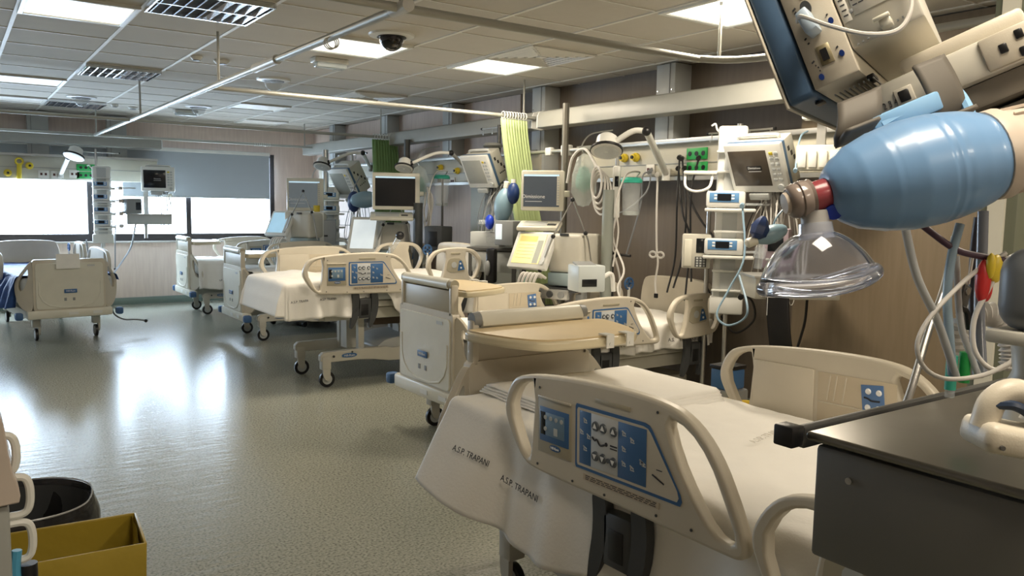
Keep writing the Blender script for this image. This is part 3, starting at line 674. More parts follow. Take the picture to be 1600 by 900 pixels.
# sheets
def hangA(x,s):
    if s<0: return .335+.07*math.sin(min(max(x-.15,0),.95)/.95*PI)+.01*math.sin(x*9)
    return .22
oA,fA=sheet('white printed bed sheet spilling over the left side of the nearest bed',LA,RA,.14,2.1,.44,.745,hangA,flare=lambda x,s:(.36*math.exp(-((x-.18)/.42)**2)+.08 if s<0 else .08),nu=200,nv=130,fold=.022,seed=1,kf=9)
oB,fB=sheet('white sheet tucked on the bed behind the nearest bed',LB,0,.06,2.1,.43,.68,lambda x,s:.20,seed=5)
oC,fC=sheet('sheet draped over the open foot of the raised bed without footboard',LC,0,.42,2.1,.43,.86,lambda x,s:(.30 if x<1.0 else (.34-.25*math.exp(-((x-1.18)/.12)**2) if x>1.02 else .3-.25*math.exp(-((x-1.18)/.12)**2))),F=.28,flare=lambda x,s:.12,seed=9,hump=.05,kf=22)
oD,fD=sheet('sheet on the middle bed behind the one without footboard',LD,0,.06,2.1,.43,.74,lambda x,s:.25,seed=11)
oE,fE=sheet('cream sheet hanging over the side of the farthest bed of the row',LE,0,.06,2.1,.43,.70,lambda x,s:.38,seed=13,flare=lambda x,s:.1)
BSH=mat('dark_blue_quilted_sheet',(.03,.08,.25),.55,noise_=.3,scale=14,bump=.4,bscale=25)
oF,fF=sheet('shiny dark blue cover on the bed alone by the window',LF,RF,.06,2.1,.44,.68,lambda x,s:(.36 if s>0 else .1),m=BSH,name='bed_cover',seed=15,flare=lambda x,s:.2,fold=.05)
oF['category']='bed cover'
# folded draw sheet on bed A foot
g=MB()
for k in range(4):
    g.grid(lambda u,v,k=k:(.14+k*.008+(.58-k*.02)*u,-.34+.005*k+.74*v,.768+k*.009+.006*noise.noise((u*4,v*5,k))-(.012 if u>.97 else 0)),24,24)
o=g.build('folded_sheet',CLOTH,None,solid=.006,ang=80); o.location=LA; o.rotation_euler=(0,0,RA); tag(o,'folded draw sheet lying across the foot of the nearest bed','sheet')
# hem lettering
def hemtext(o,f,u,v,size,s='A.S.P. TRAPANI',off=.006,M=INK,flip=False):
    p=Vector(f(u,v)); du=Vector(f(u+.012,v))-p; dv=Vector(f(u,v+.012))-p
    if v<.5: dv=-dv
    X=du.normalized()*(-1 if v>.5 else 1); Yd=-dv; Yd=(Yd-X*Yd.dot(X)).normalized(); Z=X.cross(Yd)
    t=text(s,size,M,o,(0,0,0),(0,0,0),ex=.0004); 
    Mx=Matrix((X,Yd,Z)).transposed().to_4x4(); Mx.translation=p+Z*off
    t.matrix_local=Mx
def uA(x): return (x-.14)/(1.96)
hemtext(oA,fA,uA(.40),.10,.03,off=.014); hemtext(oA,fA,uA(.66),.09,.03,off=.014)
for u,v in ((.19,.09),(.30,.09),(.43,.06),(.70,.08)): hemtext(oC,fC,u,v,.026,off=.014)
hemtext(oB,fB,.52,.06,.035,off=.01); hemtext(oB,fB,.83,.06,.035,off=.01); hemtext(oE,fE,.15,.06,.03,off=.01)
text('A.S.P. TRAPANI',.035,mat('faint_print',(.66,.63,.57),.8),oA,(1.15,.10,.778),(0,0,R(103)))
# ================= BED-HEAD EQUIPMENT =================
def loc(par,P): return par.matrix_basis.inverted()@Vector(P)
def cab(par,pts,r,m,name='cable',n=6):
    """pts = (px,py,plane x) or Vectors, stored in the parent's space"""
    W=[loc(par,at(p[0],p[1],x=p[2]) if not isinstance(p,Vector) else p) for p in pts]
    return MB().tube(W,r,n=n).build(name,m,par)
def pole(lab,x,y,z0,z1,r=.018,m=STEEL,bar=0,hooks=True,name='equipment_pole',group='equipment poles',base=False,barz=None,rz=0):
    t=thing(name,lab,'pole',(x,y,z0),rz,group)
    MB().cyl((0,0,0),(0,0,z1-z0),r,n=12).build('post',m,t)
    if bar:
        bz=(barz or z1)-z0-.02
        MB().cyl((0,-bar/2,bz),(0,bar/2,bz),.007,n=8).build('crossbar',STEEL,t)
        for s in (-1,1): MB().cyl((0,s*bar/2,bz),(0,s*(bar/2+.015),bz),.011,n=10).build('end_cap',BLACK,t)
        if hooks:
            for k in (-.45,-.15,.18,.45):
                MB().tube([(0,k*bar,bz),(0,k*bar,bz-.04),(0,k*bar+.012,bz-.06),(0,k*bar+.022,bz-.045)],.003,n=5).build('hook',STEEL,t)
    if base:
        for k in range(5):
            a=2*PI*k/5; MB().cyl((0,0,.08),(.26*math.cos(a),.26*math.sin(a),.055),.013,n=8).sph((.26*math.cos(a),.26*math.sin(a),.03),.03).build('base_leg',MGREY,t)
    return t
def patient_monitor(lab,P,th,tilt,W,H,D,scr=SCRN,msg=False,lead=True,group='patient monitors'):
    t=thing('patient_monitor',lab,'monitor',P,(tilt,0,th),group)
    MB().box((0,.0,0),(W,.035,H),bev=.012).build('front_bezel',WHITE,t)
    MB().box((0,.033,0),(W*.985,.035,H*.97),bev=.01).build('blue_band',SBLUE,t)
    b=MB().box((0,.05+D/2,-.0),(W*.93,D,H*.93),bev=.014).build('rear_housing',BEIGE,t)
    g=MB()
    for k in range(4): g.box((W*.466,.09+D*.2*k,H*(.25-.12*k)),(.004,.02,.03)).cyl((W*.465,.10+D*.15*k,-H*.2),(W*.469,.10+D*.15*k,-H*.2),.008,n=8)
    g.build('side_ports',BLACK,b)
    s=MB().box((-W*.10,-.0185,.01*H),(W*.66,.004,H*.72),bev=.002).build('screen',scr,t)
    if msg:
        MB().box((-W*.02,-.0212,.02*H),(W*.26,.001,H*.09)).build('message_box',SCRN,s)
        text('Dimissione',H*.058,ARROW,s,(-W*.02,-.0222,.02*H),FRONT); MB().box((-W*.02,-.0212,-.05*H),(W*.22,.001,.003)).build('underline',ARROW,s)
    for i in range(2):
        for j in range(6):
            MB().box((W*(.31+.085*i),-.0195,H*(.30-.105*j)),(W*.065,.005,H*.06),bev=.002).build('key',YEL if (i==0 and j==0) else LGREY,t)
    MB().cyl((W*.38,-.018,-H*.37),(W*.38,-.032,-H*.37),H*.06,n=16).build('knob',LGREY,t)
    MB().tube([(-W*.35,.09,H*.47),(-W*.3,.09,H*.53),(W*.3,.09,H*.53),(W*.35,.09,H*.47)],.012,n=8,sub=3).build('carry_handle',WHITE,t)
    MB().box((W*.02,.05+D*.45,-H*.5-.025),(W*.55,D*.8,.05),bev=.01).build('mount_tray',MGREY,t)
    MB().box((-W*.05,.0,-H*.5-.028),(W*.35,.05,.045),bev=.006).build('recorder_module',LGREY,t)
    return t
def leads(t,W,H,n=9,L=.45,seed=0,m=None):
    rnd=random.Random(seed)
    for k in range(n):
        x=-W*.1+W*.5*k/n; d=rnd.uniform(.03,.14)
        M=t.matrix_basis.to_3x3().inverted(); dn=M@Vector((0,0,-1)); sd=M@Vector((rnd.uniform(-1,1),rnd.uniform(-1,1),0)).normalized()
        p0=Vector((x,.06,-H*.5-.02)); l=L*rnd.uniform(.6,1)
        pts=[p0,p0+dn*l*.4+sd*d*.4,p0+dn*l+sd*d,p0+dn*(l*.9)+sd*(d+.05),p0+dn*l*.3+sd*(d*.6+.04)+Vector((.02,0,0)),p0+Vector((.04,.03,.01))]
        MB().tube(pts,rnd.choice([.0035,.005,.003]),n=5,sub=5).build('sensor_lead',m or rnd.choice([CABG,CABW,CABG,LGREY]),t)
def flat_display(lab,P,th,tilt,W,H,scr=SCRN,msg=None,group='ward computer screens',bar=False,arm=True):
    t=thing('computer_display',lab,'screen',P,(tilt,0,th),group)
    MB().box((0,0,0),(W,.045,H),bev=.012).build('bezel',CREAMP,t)
    s=MB().box((-W*.02,-.0235,.0),(W*.84,.004,H*.80)).build('screen',scr,t)
    MB().box((-W*.02,-.0262,H*.375),(W*.83,.001,H*.045)).build('title_bar',mat('pale_blue_bar',(.45,.62,.72),.4,emit=.5),s)
    if msg:
        text(msg,H*.13,ARROW,s,(-W*.20,-.0265,-H*.15),FRONT); MB().box((-W*.2,-.0262,-H*.27),(W*.4,.001,.004)).build('underline',ARROW,s)
        g=MB()
        MB().box((W*.375,-.0265,0),(W*.07,.001,H*.72)).build('icon_strip',CREAMP,s)
        for k in range(11): MB().box((W*.375,-.0272,H*(.32-.062*k)),(W*.04,.0008,H*.03)).build('screen_icon',LGREY,s)
    MB().box((0,.045,-.01),(W*.5,.05,H*.5),bev=.01).build('rear_housing',CREAMP,t)
    if arm: MB().box((.0,.07,-.02),(.09,.06,.09)).box((W*.3,.09,-.02),(W*.6,.035,.05),bev=.008).build('swing_arm',CREAMP,t)
    return t
def keyboard_tray(lab,P,th,W=.40,D=.2):
    t=thing('keyboard_tray',lab,'keyboard tray',P,(R(14),0,th),'keyboard trays')
    MB().box((0,0,0),(W,D,.035),bev=.012).build('tray',CREAMP,t); MB().box((W*.3,-.02,.019),(.07,.05,.004)).build('touchpad',DGREY,t)
    MB().box((-W*.1,0,.019),(W*.55,D*.6,.003),bev=.001).build('key_bed',LGREY,t)
    MB().box((W*.3,D*.4,-.04),(.06,.06,.09)).build('bracket',CREAMP,t); return t
def ventilator(lab,P,th,scr,cart=True,zf=0.0,W=.30,H=.26):
    """tilted touch screen in front of a rounded body on a wheeled cart"""
    t=thing('ventilator',lab,'ventilator',P,th,'ventilators'); z=P[2]
    s=MB().box((0,0,0),(W,.05,H),rot=(R(-30),0,0),bev=.014).build('touch_screen',WMET,t)
    d=MB().box((-W*.05,-.027,.005),(W*.70,.003,H*.80),rot=None).build('display',scr,s)
    for o in (d,): o.rotation_euler=(R(-30),0,0); 
    MB().box((W*.40,-.028,.0),(W*.07,.003,H*.7)).build('key_column',LGREY,s).rotation_euler=(R(-30),0,0)
    k=MB().cyl((W*.40,-.026,-H*.36),(W*.40,-.045,-H*.36),.016).build('knob',LGREY,s); k.rotation_euler=(R(-30),0,0)
    if scr==SCRY:
        q=MB().box((-W*.13,-.0292,H*.28),(W*.45,.001,H*.15)).build('orange_band',mat('orange_on',(.75,.40,.10),.4,emit=.5),d)
        MB().box((W*.20,-.0292,-.02),(W*.14,.001,H*.62)).build('grey_column',mat('grey_on',(.30,.31,.25),.4,emit=.2),d)
        g=MB()
        for r_ in range(5): g.box((-W*.13,-.0292,H*(.12-.09*r_)),(W*.42,.001,.003))
        g.build('value_lines',mat('olive_on',(.38,.36,.12),.4,emit=.2),d)
    MB().box((.27,.20,-.01),(.30,.34,.30),bev=.03,seg=3).build('body',BEIGE,t)
    MB().box((.27,.03,.135),(.08,.01,.02),bev=.004).build('handle_slot',DGREY,t)
    MB().box((.26,.18,-.21),(.26,.32,.10),bev=.01).build('patient_unit',mat('teal_grey_housing',(.30,.38,.40),.4),t)
    if cart:
        gr=MB().box((.10,-.02,-.32),(.50,.05,.075),bev=.008).build('gas_rail',ALU,t)
        for k_ in range(5): MB().cyl((-.10+.1*k_,-.045,-.32),(-.10+.1*k_,-.06,-.32),.026).build('gauge',[DGREY,BLACK,STEEL,DGREY,MGREY][k_],gr)
        MB().box((.20,.16,-.285),(.40,.36,.03)).build('shelf',DGREY,t)
        for x in (.02,.38): MB().box((x,.10,-.32-(z-.40)/2),(.05,.05,z-.40)).build('cart_leg',MGREY,t)
        MB().box((.20,.12,-(z-.09)),(.55,.50,.05),bev=.01).build('cart_base',MGREY,t)
        for x,y in ((-.04,-.1),(.44,-.1),(-.04,.34),(.44,.34)): MB().cyl((x-.015,y,-(z-.035)),(x+.015,y,-(z-.035)),.034).build('castor',BLACK,t)
        for k_ in range(5):
            x=.02+.035*k_
            MB().tube([(x,-.05,-.20),(x-.03,-.12,-.17),(x-.06,-.14,-.30),(x-.05,-.10,-.55),(x+.02,-.06,-.62)],.012,n=8).build('breathing_tube',CABW,t)
        MB().tube([(-.02,-.06,-.18),(-.02,-.08,-.30),(-.02,-.06,-.5)],.013,n=8).build('green_tube',TEAL,t)
    # folding hose support
    MB().tube([(.12,-.07,-.14),(.20,-.02,.12),(.34,.02,.40),(.46,.06,.10),(.50,.08,-.18)],.008,n=6,smooth=False).build('hose_support_arm',STEEL,t)
    for p in ((.12,-.07,-.14),(.20,-.02,.12),(.34,.02,.40),(.44,.055,.15)): MB().sph(p,.018,n=10).build('arm_joint',BLACK,t)
    return t
def pump(t,x,z,kind='blue',y=-.07,sc=1):
    if kind=='blue':
        b=MB().box((x,y,z),(.20*sc,.13,.085*sc),bev=.016).build('infusion_pump',WHITE,t)
        MB().box((x-.01,y-.066,z+.012),(.15*sc,.004,.05*sc),bev=.003).build('blue_face',mat('pump_blue',(.12,.28,.52),.35),b)
        MB().box((x-.01,y-.069,z+.014),(.07*sc,.003,.035*sc)).build('pump_display',SCRN,b)
        for k in (-.065,.045):
            for j in (.012,-.008): MB().box((x+k,y-.069,z+.014+j),(.018,.003,.012),bev=.001).build('pump_key',ARROW,b)
        MB().box((x+.03,y-.02,z-.055*sc),(.26*sc,.10,.022),bev=.008).build('syringe_tray',WHITE,b)
        MB().cyl((x+.10*sc,y-.04,z-.03),(x+.22*sc,y-.04,z-.03),.008,n=8).build('syringe_plunger',GLASSP,b)
    return
def pump_rack(lab,P,th,H=.95,pumps=(),W=.16,group='infusion pump racks',poleto=None,clear=False):
    t=thing('infusion_rack',lab,'infusion rack',P,th,group)
    MB().box((0,0,0),(W,.06,H),bev=.02).build('rack_column',WHITE,t)
    MB().box((0,-.035,0),(W*.5,.02,H*.96)).build('inner_channel',LGREY,t)
    MB().box((0,-.015,-H/2+.06),(W*1.15,.09,.12),bev=.015).build('power_housing',WHITE,t)
    n=int(H/.14)
    for k in range(n): MB().box((0,-.05,-H/2+.16+k*(H-.2)/n),(W*1.05,.05,.014),bev=.004).build('rack_shelf',WHITE,t)
    MB().tube([(-W*.4,0,H*.46),(-W*.55,0,H*.48),(-W*.62,0,H*.51),(-W*.75,0,H*.5)],.007,n=6).build('cable_hook',WHITE,t)
    for x,z in pumps: pump(t,x,z)
    if poleto is not None: MB().cyl((0,.03,-H/2),(0,.03,poleto-P[2]),.016,n=10).build('post',STEEL,t)
    return t
def lamp(lab,Ph,Pj,Pm,s=1,group='exam lamps'):
    """head, elbow joint, wall mount (world points)"""
    Ph,Pj,Pm=map(Vector,(Ph,Pj,Pm)); t=thing('exam_lamp',lab,'lamp',Pm,0,group); h=Ph-Pm; j=Pj-Pm
    MB().cyl((0,0,-.05),(0,0,.04),.03*s).build('wall_mount',WMET,t)
    MB().tube([(0,0,0),tuple(j)],.024*s,n=10,smooth=False).build('lower_arm',WMET,t)
    e=h-j; up=j+e*.35+Vector((0,0,.035))
    MB().tube([tuple(j),tuple(up),tuple(j+e*.85)],.020*s,n=10).build('upper_arm',WMET,t)
    MB().sph(j,.032*s).build('elbow_joint',BLACK,t)
    MB().sph(j+e*.86,.03*s,n=10).build('head_joint',BLACK,t)
    dirn=(Vector((-.35,-.35,-1))).normalized(); M=Matrix.Translation(h)@dirn.to_track_quat('Z','Y').to_matrix().to_4x4()
    hd=MB().lathe([(0,-.08*s),(.05*s,-.078*s),(.07*s,-.06*s),(.078*s,0),(.10*s,.03*s),(.105*s,.045*s),(.0,.05*s)],M,cap=False).build('lamp_head',WMET,t)
    MB().lathe([(.104*s,.022*s),(.112*s,.026*s),(.112*s,.04*s),(.104*s,.044*s)],M,cap=False).build('rubber_ring',BLACK,hd)
    MB().lathe([(0,.049*s),(.085*s,.052*s),(0,.056*s)],M,cap=False).build('lens',GLASSP,hd)
    return t
def canister(lab,P,r=.06,h=.24,m=TEAL,hose=True):
    t=thing('suction_canister',lab,'suction canister',P,0,'suction canisters')
    MB().lathe([(r*.82,-h/2),(r,h/2)],n=24).build('jar',GLASSP,t)
    MB().lathe([(0,h/2+.03),(r*.9,h/2+.028),(r*1.1,h/2+.01),(r*1.08,h/2-.012),(r*.9,h/2-.012)],cap=False).build('lid',m,t)
    MB().lathe([(r*.80,-h/2+.004),(r*.84,-h/2+.03),(0,-h/2+.03)],cap=False).build('residue',mat('frosted_liner',(.6,.65,.62),.5,alpha=.5),t)
    MB().tube([(r*.4,-.01,h/2+.03),(r*.4,-.05,h/2+.07),(-r*1.2,-.03,h/2+.04),(-r*2,0,-h*.2),(-r*1.6,0,-h),(-r*2.2,0,-h*2)],.007,n=7).build('suction_hose',CABW,t)
    MB().box((0,r*.9,h/2-.02),(.05,.05,.06)).build('bracket',MGREY,t); return t
def ambu(lab,P,axis,L=.20,r=.062,bal=True):
    t=thing('resuscitator_bag',lab,'resuscitator',P,0,'hanging resuscitator bags'); a=Vector(axis).normalized(); M=a.to_track_quat('Z','Y').to_matrix().to_4x4()
    pr=[(.018,-L/2),(r*.6,-L*.42),(r*.9,-L*.2),(r,0),(r*.92,L*.2),(r*.65,L*.38),(.022,L/2)]
    MB().lathe(pr,M,n=24).build('bag',mat('hanging_bag_silicone',(.22,.34,.42),.35,alpha=.93),t)
    MB().lathe([(.02,L/2),(.026,L/2),(.026,L/2+.05),(.015,L/2+.06)],M,n=16).build('valve',CREAMP,t)
    if bal:
        c=M@Vector((.03,0,L/2+.09)); MB().sph(c,.05,(1,.7,1.25)).build('face_mask',NAVY,t)
    return t
def box_dev(name,lab,cat,P,th,W,H,D,m,scr=None,sx=.6,sz=.5,tilt=0,group=None,rr=.012,keys=0,screenm=SCRN,off=(0,0)):
    t=thing(name,lab,cat,P,(tilt,0,th),group); MB().box((0,0,0),(W,D,H),bev=rr).build('housing',m,t)
    if scr is not False: 
        s=MB().box((off[0]*W,-D/2-.001,off[1]*H),(W*sx,.004,H*sz),bev=.002).build('display',screenm,t)
    for k in range(keys): MB().box((-W*.28+W*.56*(k%3)/2,-D/2-.002,-H*(.28+.09*(k//3))),(W*.13,.004,H*.06),bev=.002).build('key',LGREY,t)
    return t
PX=4.22
# ---- near bay -------------------------------------------------
P=at(1183,262,x=PX); th=facecam(P)-R(30)
mA=patient_monitor('beige patient monitor turned to the left, tilted down, above the white infusion rack',P,th,R(29),.40,.34,.12,mat('brown_screen',(.085,.07,.055),.15),True)
leads(mA,.40,.34,12,.75,1,CABW); leads(mA,.40,.34,3,.5,21,CABK)
P=at(1156,212,x=4.45)
pole('steel post with hook crossbar behind the tilted patient monitor',4.45,P.y,1.45,P.z+.08,.02,bar=.55,barz=P.z+.05)
P=at(1140,345,x=4.28); rack=pump_rack('tall white infusion rack under the tilted monitor, blue and white pumps on it',P,facecam(P),H=1.25,pumps=(),W=.19,poleto=.25)
k_=1/1.0
pump(rack,-.03,.14,sc=1.25); pump(rack,-.03,-.17,sc=1.25)
MB().tube([(-.30,-.05,.31),(-.29,-.1,.22),(-.22,-.11,.19),(-.14,-.1,.22),(-.12,-.05,.31)],.009,n=8).box((-.2,-.05,.315),(.22,.07,.025),bev=.01).build('bottle_holder',WHITE,rack)
P=at(1088,392,x=4.15)
t=box_dev('infusion_pump','cream infusion pump with dark display and keypad, hung left of the white rack','infusion pump',P,facecam(P),.19,.23,.12,BEIGE,sx=.34,sz=.42,off=(.16,.17))
MB().box((.03,-.062,-.07),(.075,.004,.07),bev=.002).build('keypad',DGREY,t)
for k in range(12): MB().box((.008+.022*(k%3),-.066,-.045-.017*(k//3)),(.014,.003,.011)).build('key',LGREY,t)
MB().box((-.055,-.064,-.01),(.05,.012,.18),bev=.005).build('tube_door',CREAMP,t)
P=at(1281,247,x=4.35)
t=thing('module_rack','cream four-slot module rack on the service panel, right of the tilted monitor','module rack',P,facecam(P)-R(8),None)
MB().box((0,0,0),(.26,.14,.15),bev=.01).build('housing',CREAMP,t)
for k in range(4):
    MB().box((-.09+.06*k,-.075,-.01),(.045,.012,.10),bev=.004).build('module_door',WHITE,t)
    MB().box((-.09+.06*k,-.02,.076),(.03,.02,.004)).build('vent_slot',MGREY,t)
MB().box((.0,.02,.16),(.05,.05,.2)).build('post',ALU,t); MB().box((.02,.0,.26),(.26,.10,.06),bev=.01).build('rail_clamp',WMET,t)
MB().sph((.21,-.02,.04),.022,(1.5,.8,.8)).cyl((.13,-.02,.03),(.21,-.02,.04),.007,n=8).build('black_lever',BLACK,t)
P=at(1228,448,x=4.25)
t=thing('shelf_box','cream equipment shelf box on the wall behind the clear face mask','shelf',P,facecam(P)+R(20),'pendant shelf boxes')
MB().box((0.02,0,0),(.52,.30,.13),bev=.008).build('housing',BEIGE,t); MB().box((.02,0,.07),(.54,.32,.012)).build('top_plate',ALU,t)
MB().box((.14,-.152,0),(.22,.004,.10)).build('drawer_front',LGREY,t)
P=at(1214,388,x=4.1)
t=box_dev('vital_signs_module','small mauve grey monitor with dark display beneath the dark blue face mask','module',P,facecam(P)-R(10),.15,.24,.11,mat('mauve_plastic',(.36,.29,.33),.4),sx=.6,sz=.38,off=(0,.12),keys=3)
P=at(1213,497,x=4.05)
t=thing('pressure_cuff','black cuff with white print hanging below the shelf','cuff',P,facecam(P))
def f(u,v):
    return ((u-.5)*.13+.045*(v**2),-.02-.03*math.sin(v*2.0)+.012*math.cos(u*PI),.22-.44*v)
MB().grid(f,10,20).build('strap',BLACK,t,solid=.012)
g=MB()
for k,l in enumerate((.03,.018,.012,.022)): g.box((-.035+.025*k,-.052,.17),(l*.7,.001,.006)).box((-.02+.014*k,-.052,.185),(.01,.001,.008),rot=(0,R(30*k),0))
g.build('white_print',WINK,t); MB().box((-.055,-.05,.10),(.004,.004,.16)).build('white_stripe',WINK,t)
P=at(1205,366,x=3.55)
t=ambu('second resuscitator with dark blue mask hanging behind the large blue bag',P,(-.75,.45,-.35),L=.17,r=.05,bal=False)
c=at(1193,352,x=3.5)-P
MB().lathe([(.0,.0),(.014,.0),(.03,.02),(.05,.06),(.045,.10),(.02,.12),(0,.12)],Matrix.Translation(c+Vector((0,0,.045)))@Vector((-.3,.1,-.9)).to_track_quat('Z','Y').to_matrix().to_4x4(),n=7,cap=False).build('face_mask',NAVY,t)
MB().tube([(0,0,0),(.05,0,.10),(.22,-.02,.22)],.006,n=6).build('hanging_strap',CABB,t)
def wirething(lab,pts,r,m,cat='cable',name='cable',group='cables',ends=None):
    W=[at(*p[:2],x=p[2]) for p in pts]; t=thing(name,lab,cat,W[0],0,group)
    MB().tube([tuple(w_-W[0]) for w_ in W],r,n=6).build('wire',m,t); 
    if ends: MB().box(tuple(W[-1]-W[0]),(.02,.03,.035),bev=.004).build('plug',ends,t)
    MB().cyl((0,0,0),tuple(Vector((-.03,-.02,-.01))),r*2.2,n=8).build('strain_relief',m,t)
    return t
X1=4.45
for i,(a,b,c,d_) in enumerate([((1062,245),(1058,310),(1055,400),(1042,457)),((1066,247),(1072,330),(1066,400),(1052,450)),((1092,246),(1080,300),(1078,380),(1070,470)),((1070,262),(1082,320),(1120,375),(1150,380)),((1060,262),(1066,330),(1078,370),(1080,440))]):
    wirething(['black cable falling straight from the green sockets','black cable bending right then left under the green sockets','black cable hanging from the upper green socket plate','black cable crossing from the green sockets to the infusion rack','inner black cable behind the cream infusion pump'][i],[(*a,4.58),(*b,X1),(*c,X1),(*d_,X1-.1)],.008,CABK)
wirething('grey cable from the brown socket near the yellow outlets, hanging down',[(1015,268,4.59),(1004,276,4.5),(1001,320,4.5),(978,400,4.5)],.007,CABG)
wirething('cable sagging from the socket down to the suction canister',[(1018,265,4.59),(1010,300,4.5),(975,330,4.4),(950,333,4.4)],.007,CABG)
t=wirething('white pull cord with a knotted loop hanging left of the black cables',[(1028,272,4.58),(1026,330,4.5),(1026,385,4.5),(1028,410,4.5),(1024,440,4.5),(1025,462,4.45)],.009,CABW,'pull cord','pull_cord',None,BLACK)
K=at(1026,398,x=4.5)-at(1028,272,x=4.58)
for s in (-1,1): MB().tube([tuple(K+Vector((0,-s*(.05+.045*math.cos(a))*.8,.022*math.sin(a)))) for a in [2*PI*q/10 for q in range(10)]],.009,n=6,closed=True,sub=3).build('knot_loop',CABW,t)
wirething('pale blue cable looping below the infusion rack',[(1160,320,4.2),(1163,400,4.1),(1140,450,4.0),(1120,490,3.9),(1135,508,3.9),(1160,500,3.9),(1168,480,3.9),(1155,430,4.0)],.007,CABB)
wirething('blue grey cable arching up from the tilted monitor to the rail',[(1243,265,4.2),(1246,235,4.3),(1252,212,4.4),(1262,205,4.5)],.006,CABB)
wirething('black power cable under the infusion rack',[(1158,462,4.2),(1175,470,4.2),(1178,500,4.3),(1150,520,4.4),(1130,500,4.5),(1105,450,4.5)],.008,CABK)
wirething('black cable dropping behind the black cuff to the floor',[(1262,455,4.5),(1258,500,4.6),(1250,530,4.65),(1238,568,4.65)],.009,CABK)
pole('thin steel post standing behind the cream infusion pump',4.35,at(1108,330,x=4.35).y,.1,1.62,.016)
# exam lamp of the near bay
lamp('white exam lamp with black ring, arm folded over the yellow outlets',at(948,228,x=3.85),at(1010,205,x=4.0),at(1041,272,x=4.57),1.05)
P=at(986,310,x=4.3); canister('teal lidded suction canister hung under the near yellow outlets',P,.075,.26)
P=at(963,300,x=4.25)
t=box_dev('flow_regulator','tall white flow regulator hanging under the exam lamp head','regulator',P,facecam(P),.06,.40,.07,WHITE,sx=.5,sz=.2,off=(0,.2))
MB().cyl((0,0,.2),(0,0,.30),.015).build('inlet_pipe',STEEL,t); MB().tube([(0,-.03,-.2),(-.02,-.02,-.4),(.05,0,-.7),(.02,0,-1.0)],.009,n=6).build('hose',CABW,t)
P=at(932,285,x=4.1)
t=thing('coiled_tubing','coil of pale tubing hanging below the exam lamp','tubing',P)
for k in range(4):
    MB().tube([(.02*k,(.06+.015*k)*math.cos(a),(.12+.012*k)*math.sin(a)-.03*k) for a in [2*PI*q/12 for q in range(12)]],.009,n=6,closed=True,sub=3).build('coil',CABW,t)
MB().tube([(0,0,.12),(0,.15,.26),(0,.3,.2),(0,.36,0)],.011,n=7).build('upper_loop',CABW,t)
def maskbag(lab,P,s=1):
    t=thing('oxygen_mask_bag',lab,'mask bag',P,facecam(P),'bagged oxygen masks')
    MB().lathe([(0,.17*s),(.05*s,.14*s),(.085*s,.02*s),(.09*s,-.10*s),(.04*s,-.19*s),(0,-.2*s)],Matrix.Diagonal((1,.45,1,1)),n=9,cap=False).build('clear_bag',mat('crinkled_film',(.75,.82,.80),.15,alpha=.35,bump=.9,bscale=40),t)
    MB().lathe([(0,.08*s),(.03*s,.07*s),(.055*s,0),(.05*s,-.07*s),(0,-.10*s)],Matrix.Diagonal((1,.5,1,1)),n=12,cap=False).build('green_mask',mat('green_mask_plastic',(.16,.42,.33),.3,alpha=.85),t)
    MB().tube([(0,0,.16*s),(-.02,.02,.22*s),(.05,.03,.30*s),(.22,.04,.33*s)],.006,n=6).build('hook_wire',STEEL,t); return t
maskbag('bagged green oxygen mask left of the coiled tubing',at(912,278,x=4.15),1.15)
# tall pole and display
P=at(883,235,x=4.2); pole('thick dark post reaching up in front of the near lighting beam',4.2,P.y,.08,2.33,.028,mat('dull_post',(.20,.19,.16),.4,.5),base=True)
P=at(872,236,x=4.35); 
t=thing('rail_clamp','cream clamp on the equipment rail beside the thick dark post','clamp',P,0)
MB().box((0,-.12,0),(.06,.10,.09),bev=.01).build('jaw',WMET,t); MB().box((.0,.12,.0),(.05,.08,.07),bev=.01).build('jaw',WMET,t); MB().cyl((0,-.3,0),(0,.4,0),.016,n=10).build('clamp_bar',ALU,t)
P=at(848,298,x=3.9); d=flat_display('cream framed screen reading Dimissione on the post, before the light green curtain',P,facecam(P)-R(10),R(-1),.345,.32,mat('slate_screen_on',(.065,.075,.085),.15,emit=.35),'Dimissione')
P=at(843,353,x=3.85); keyboard_tray('cream keyboard tray under the screen reading Dimissione',P,facecam(P)-R(10),.34,.2)
P=at(832,392,x=3.72); ventilator('ventilator with yellow lit touch screen behind the second bed',P,facecam(P)-R(34),SCRY,W=.36,H=.32)
P=at(916,434,x=3.55); t=box_dev('tabletop_ventilator','small grey white ventilator with slanted keypad, right of the yellow lit screen','ventilator',P,facecam(P)+R(25),.20,.18,.19,mat('cool_white_plastic',(.55,.60,.60),.35),sx=.55,sz=.28,off=(-.1,-.15))
MB().box((-.02,-.02,.093),(.14,.12,.012),rot=(R(12),0,0),bev=.004).build('slanted_keypad',MGREY,t); MB().box((.101,0,-.02),(.004,.10,.12)).build('black_side_grille',BLACK,t)
MB().tube([(.12,0,.0),(.2,.02,.02),(.22,.02,-.1)],.016,n=8).build('hose_port',WHITE,t)
MB().cyl((0,.03,-.1),(0,.03,-P.z+.05),.02).build('stand_post',MGREY,t)
MB().cyl((0,.03,-P.z+.05),(0,.03,-P.z),.16,n=20).build('stand_foot',MGREY,t)
pole('broad grey column standing right of the small grey white ventilator',4.15,at(948,400,x=4.15).y,.05,1.62,.045,mat('grey_green_column',(.26,.28,.25),.4),name='gas_column')
wirething('clear drip line hanging right of the broad grey column',[(962,300,4.3),(958,370,4.2),(975,420,4.1),(965,450,4.0),(975,480,4.0)],.008,CABW)
wirething('black clamped leads hanging right of the small ventilator',[(955,395,4.2),(970,398,4.2),(985,400,4.2),(960,402,4.2),(957,440,4.2),(957,480,4.2)],.010,CABK)
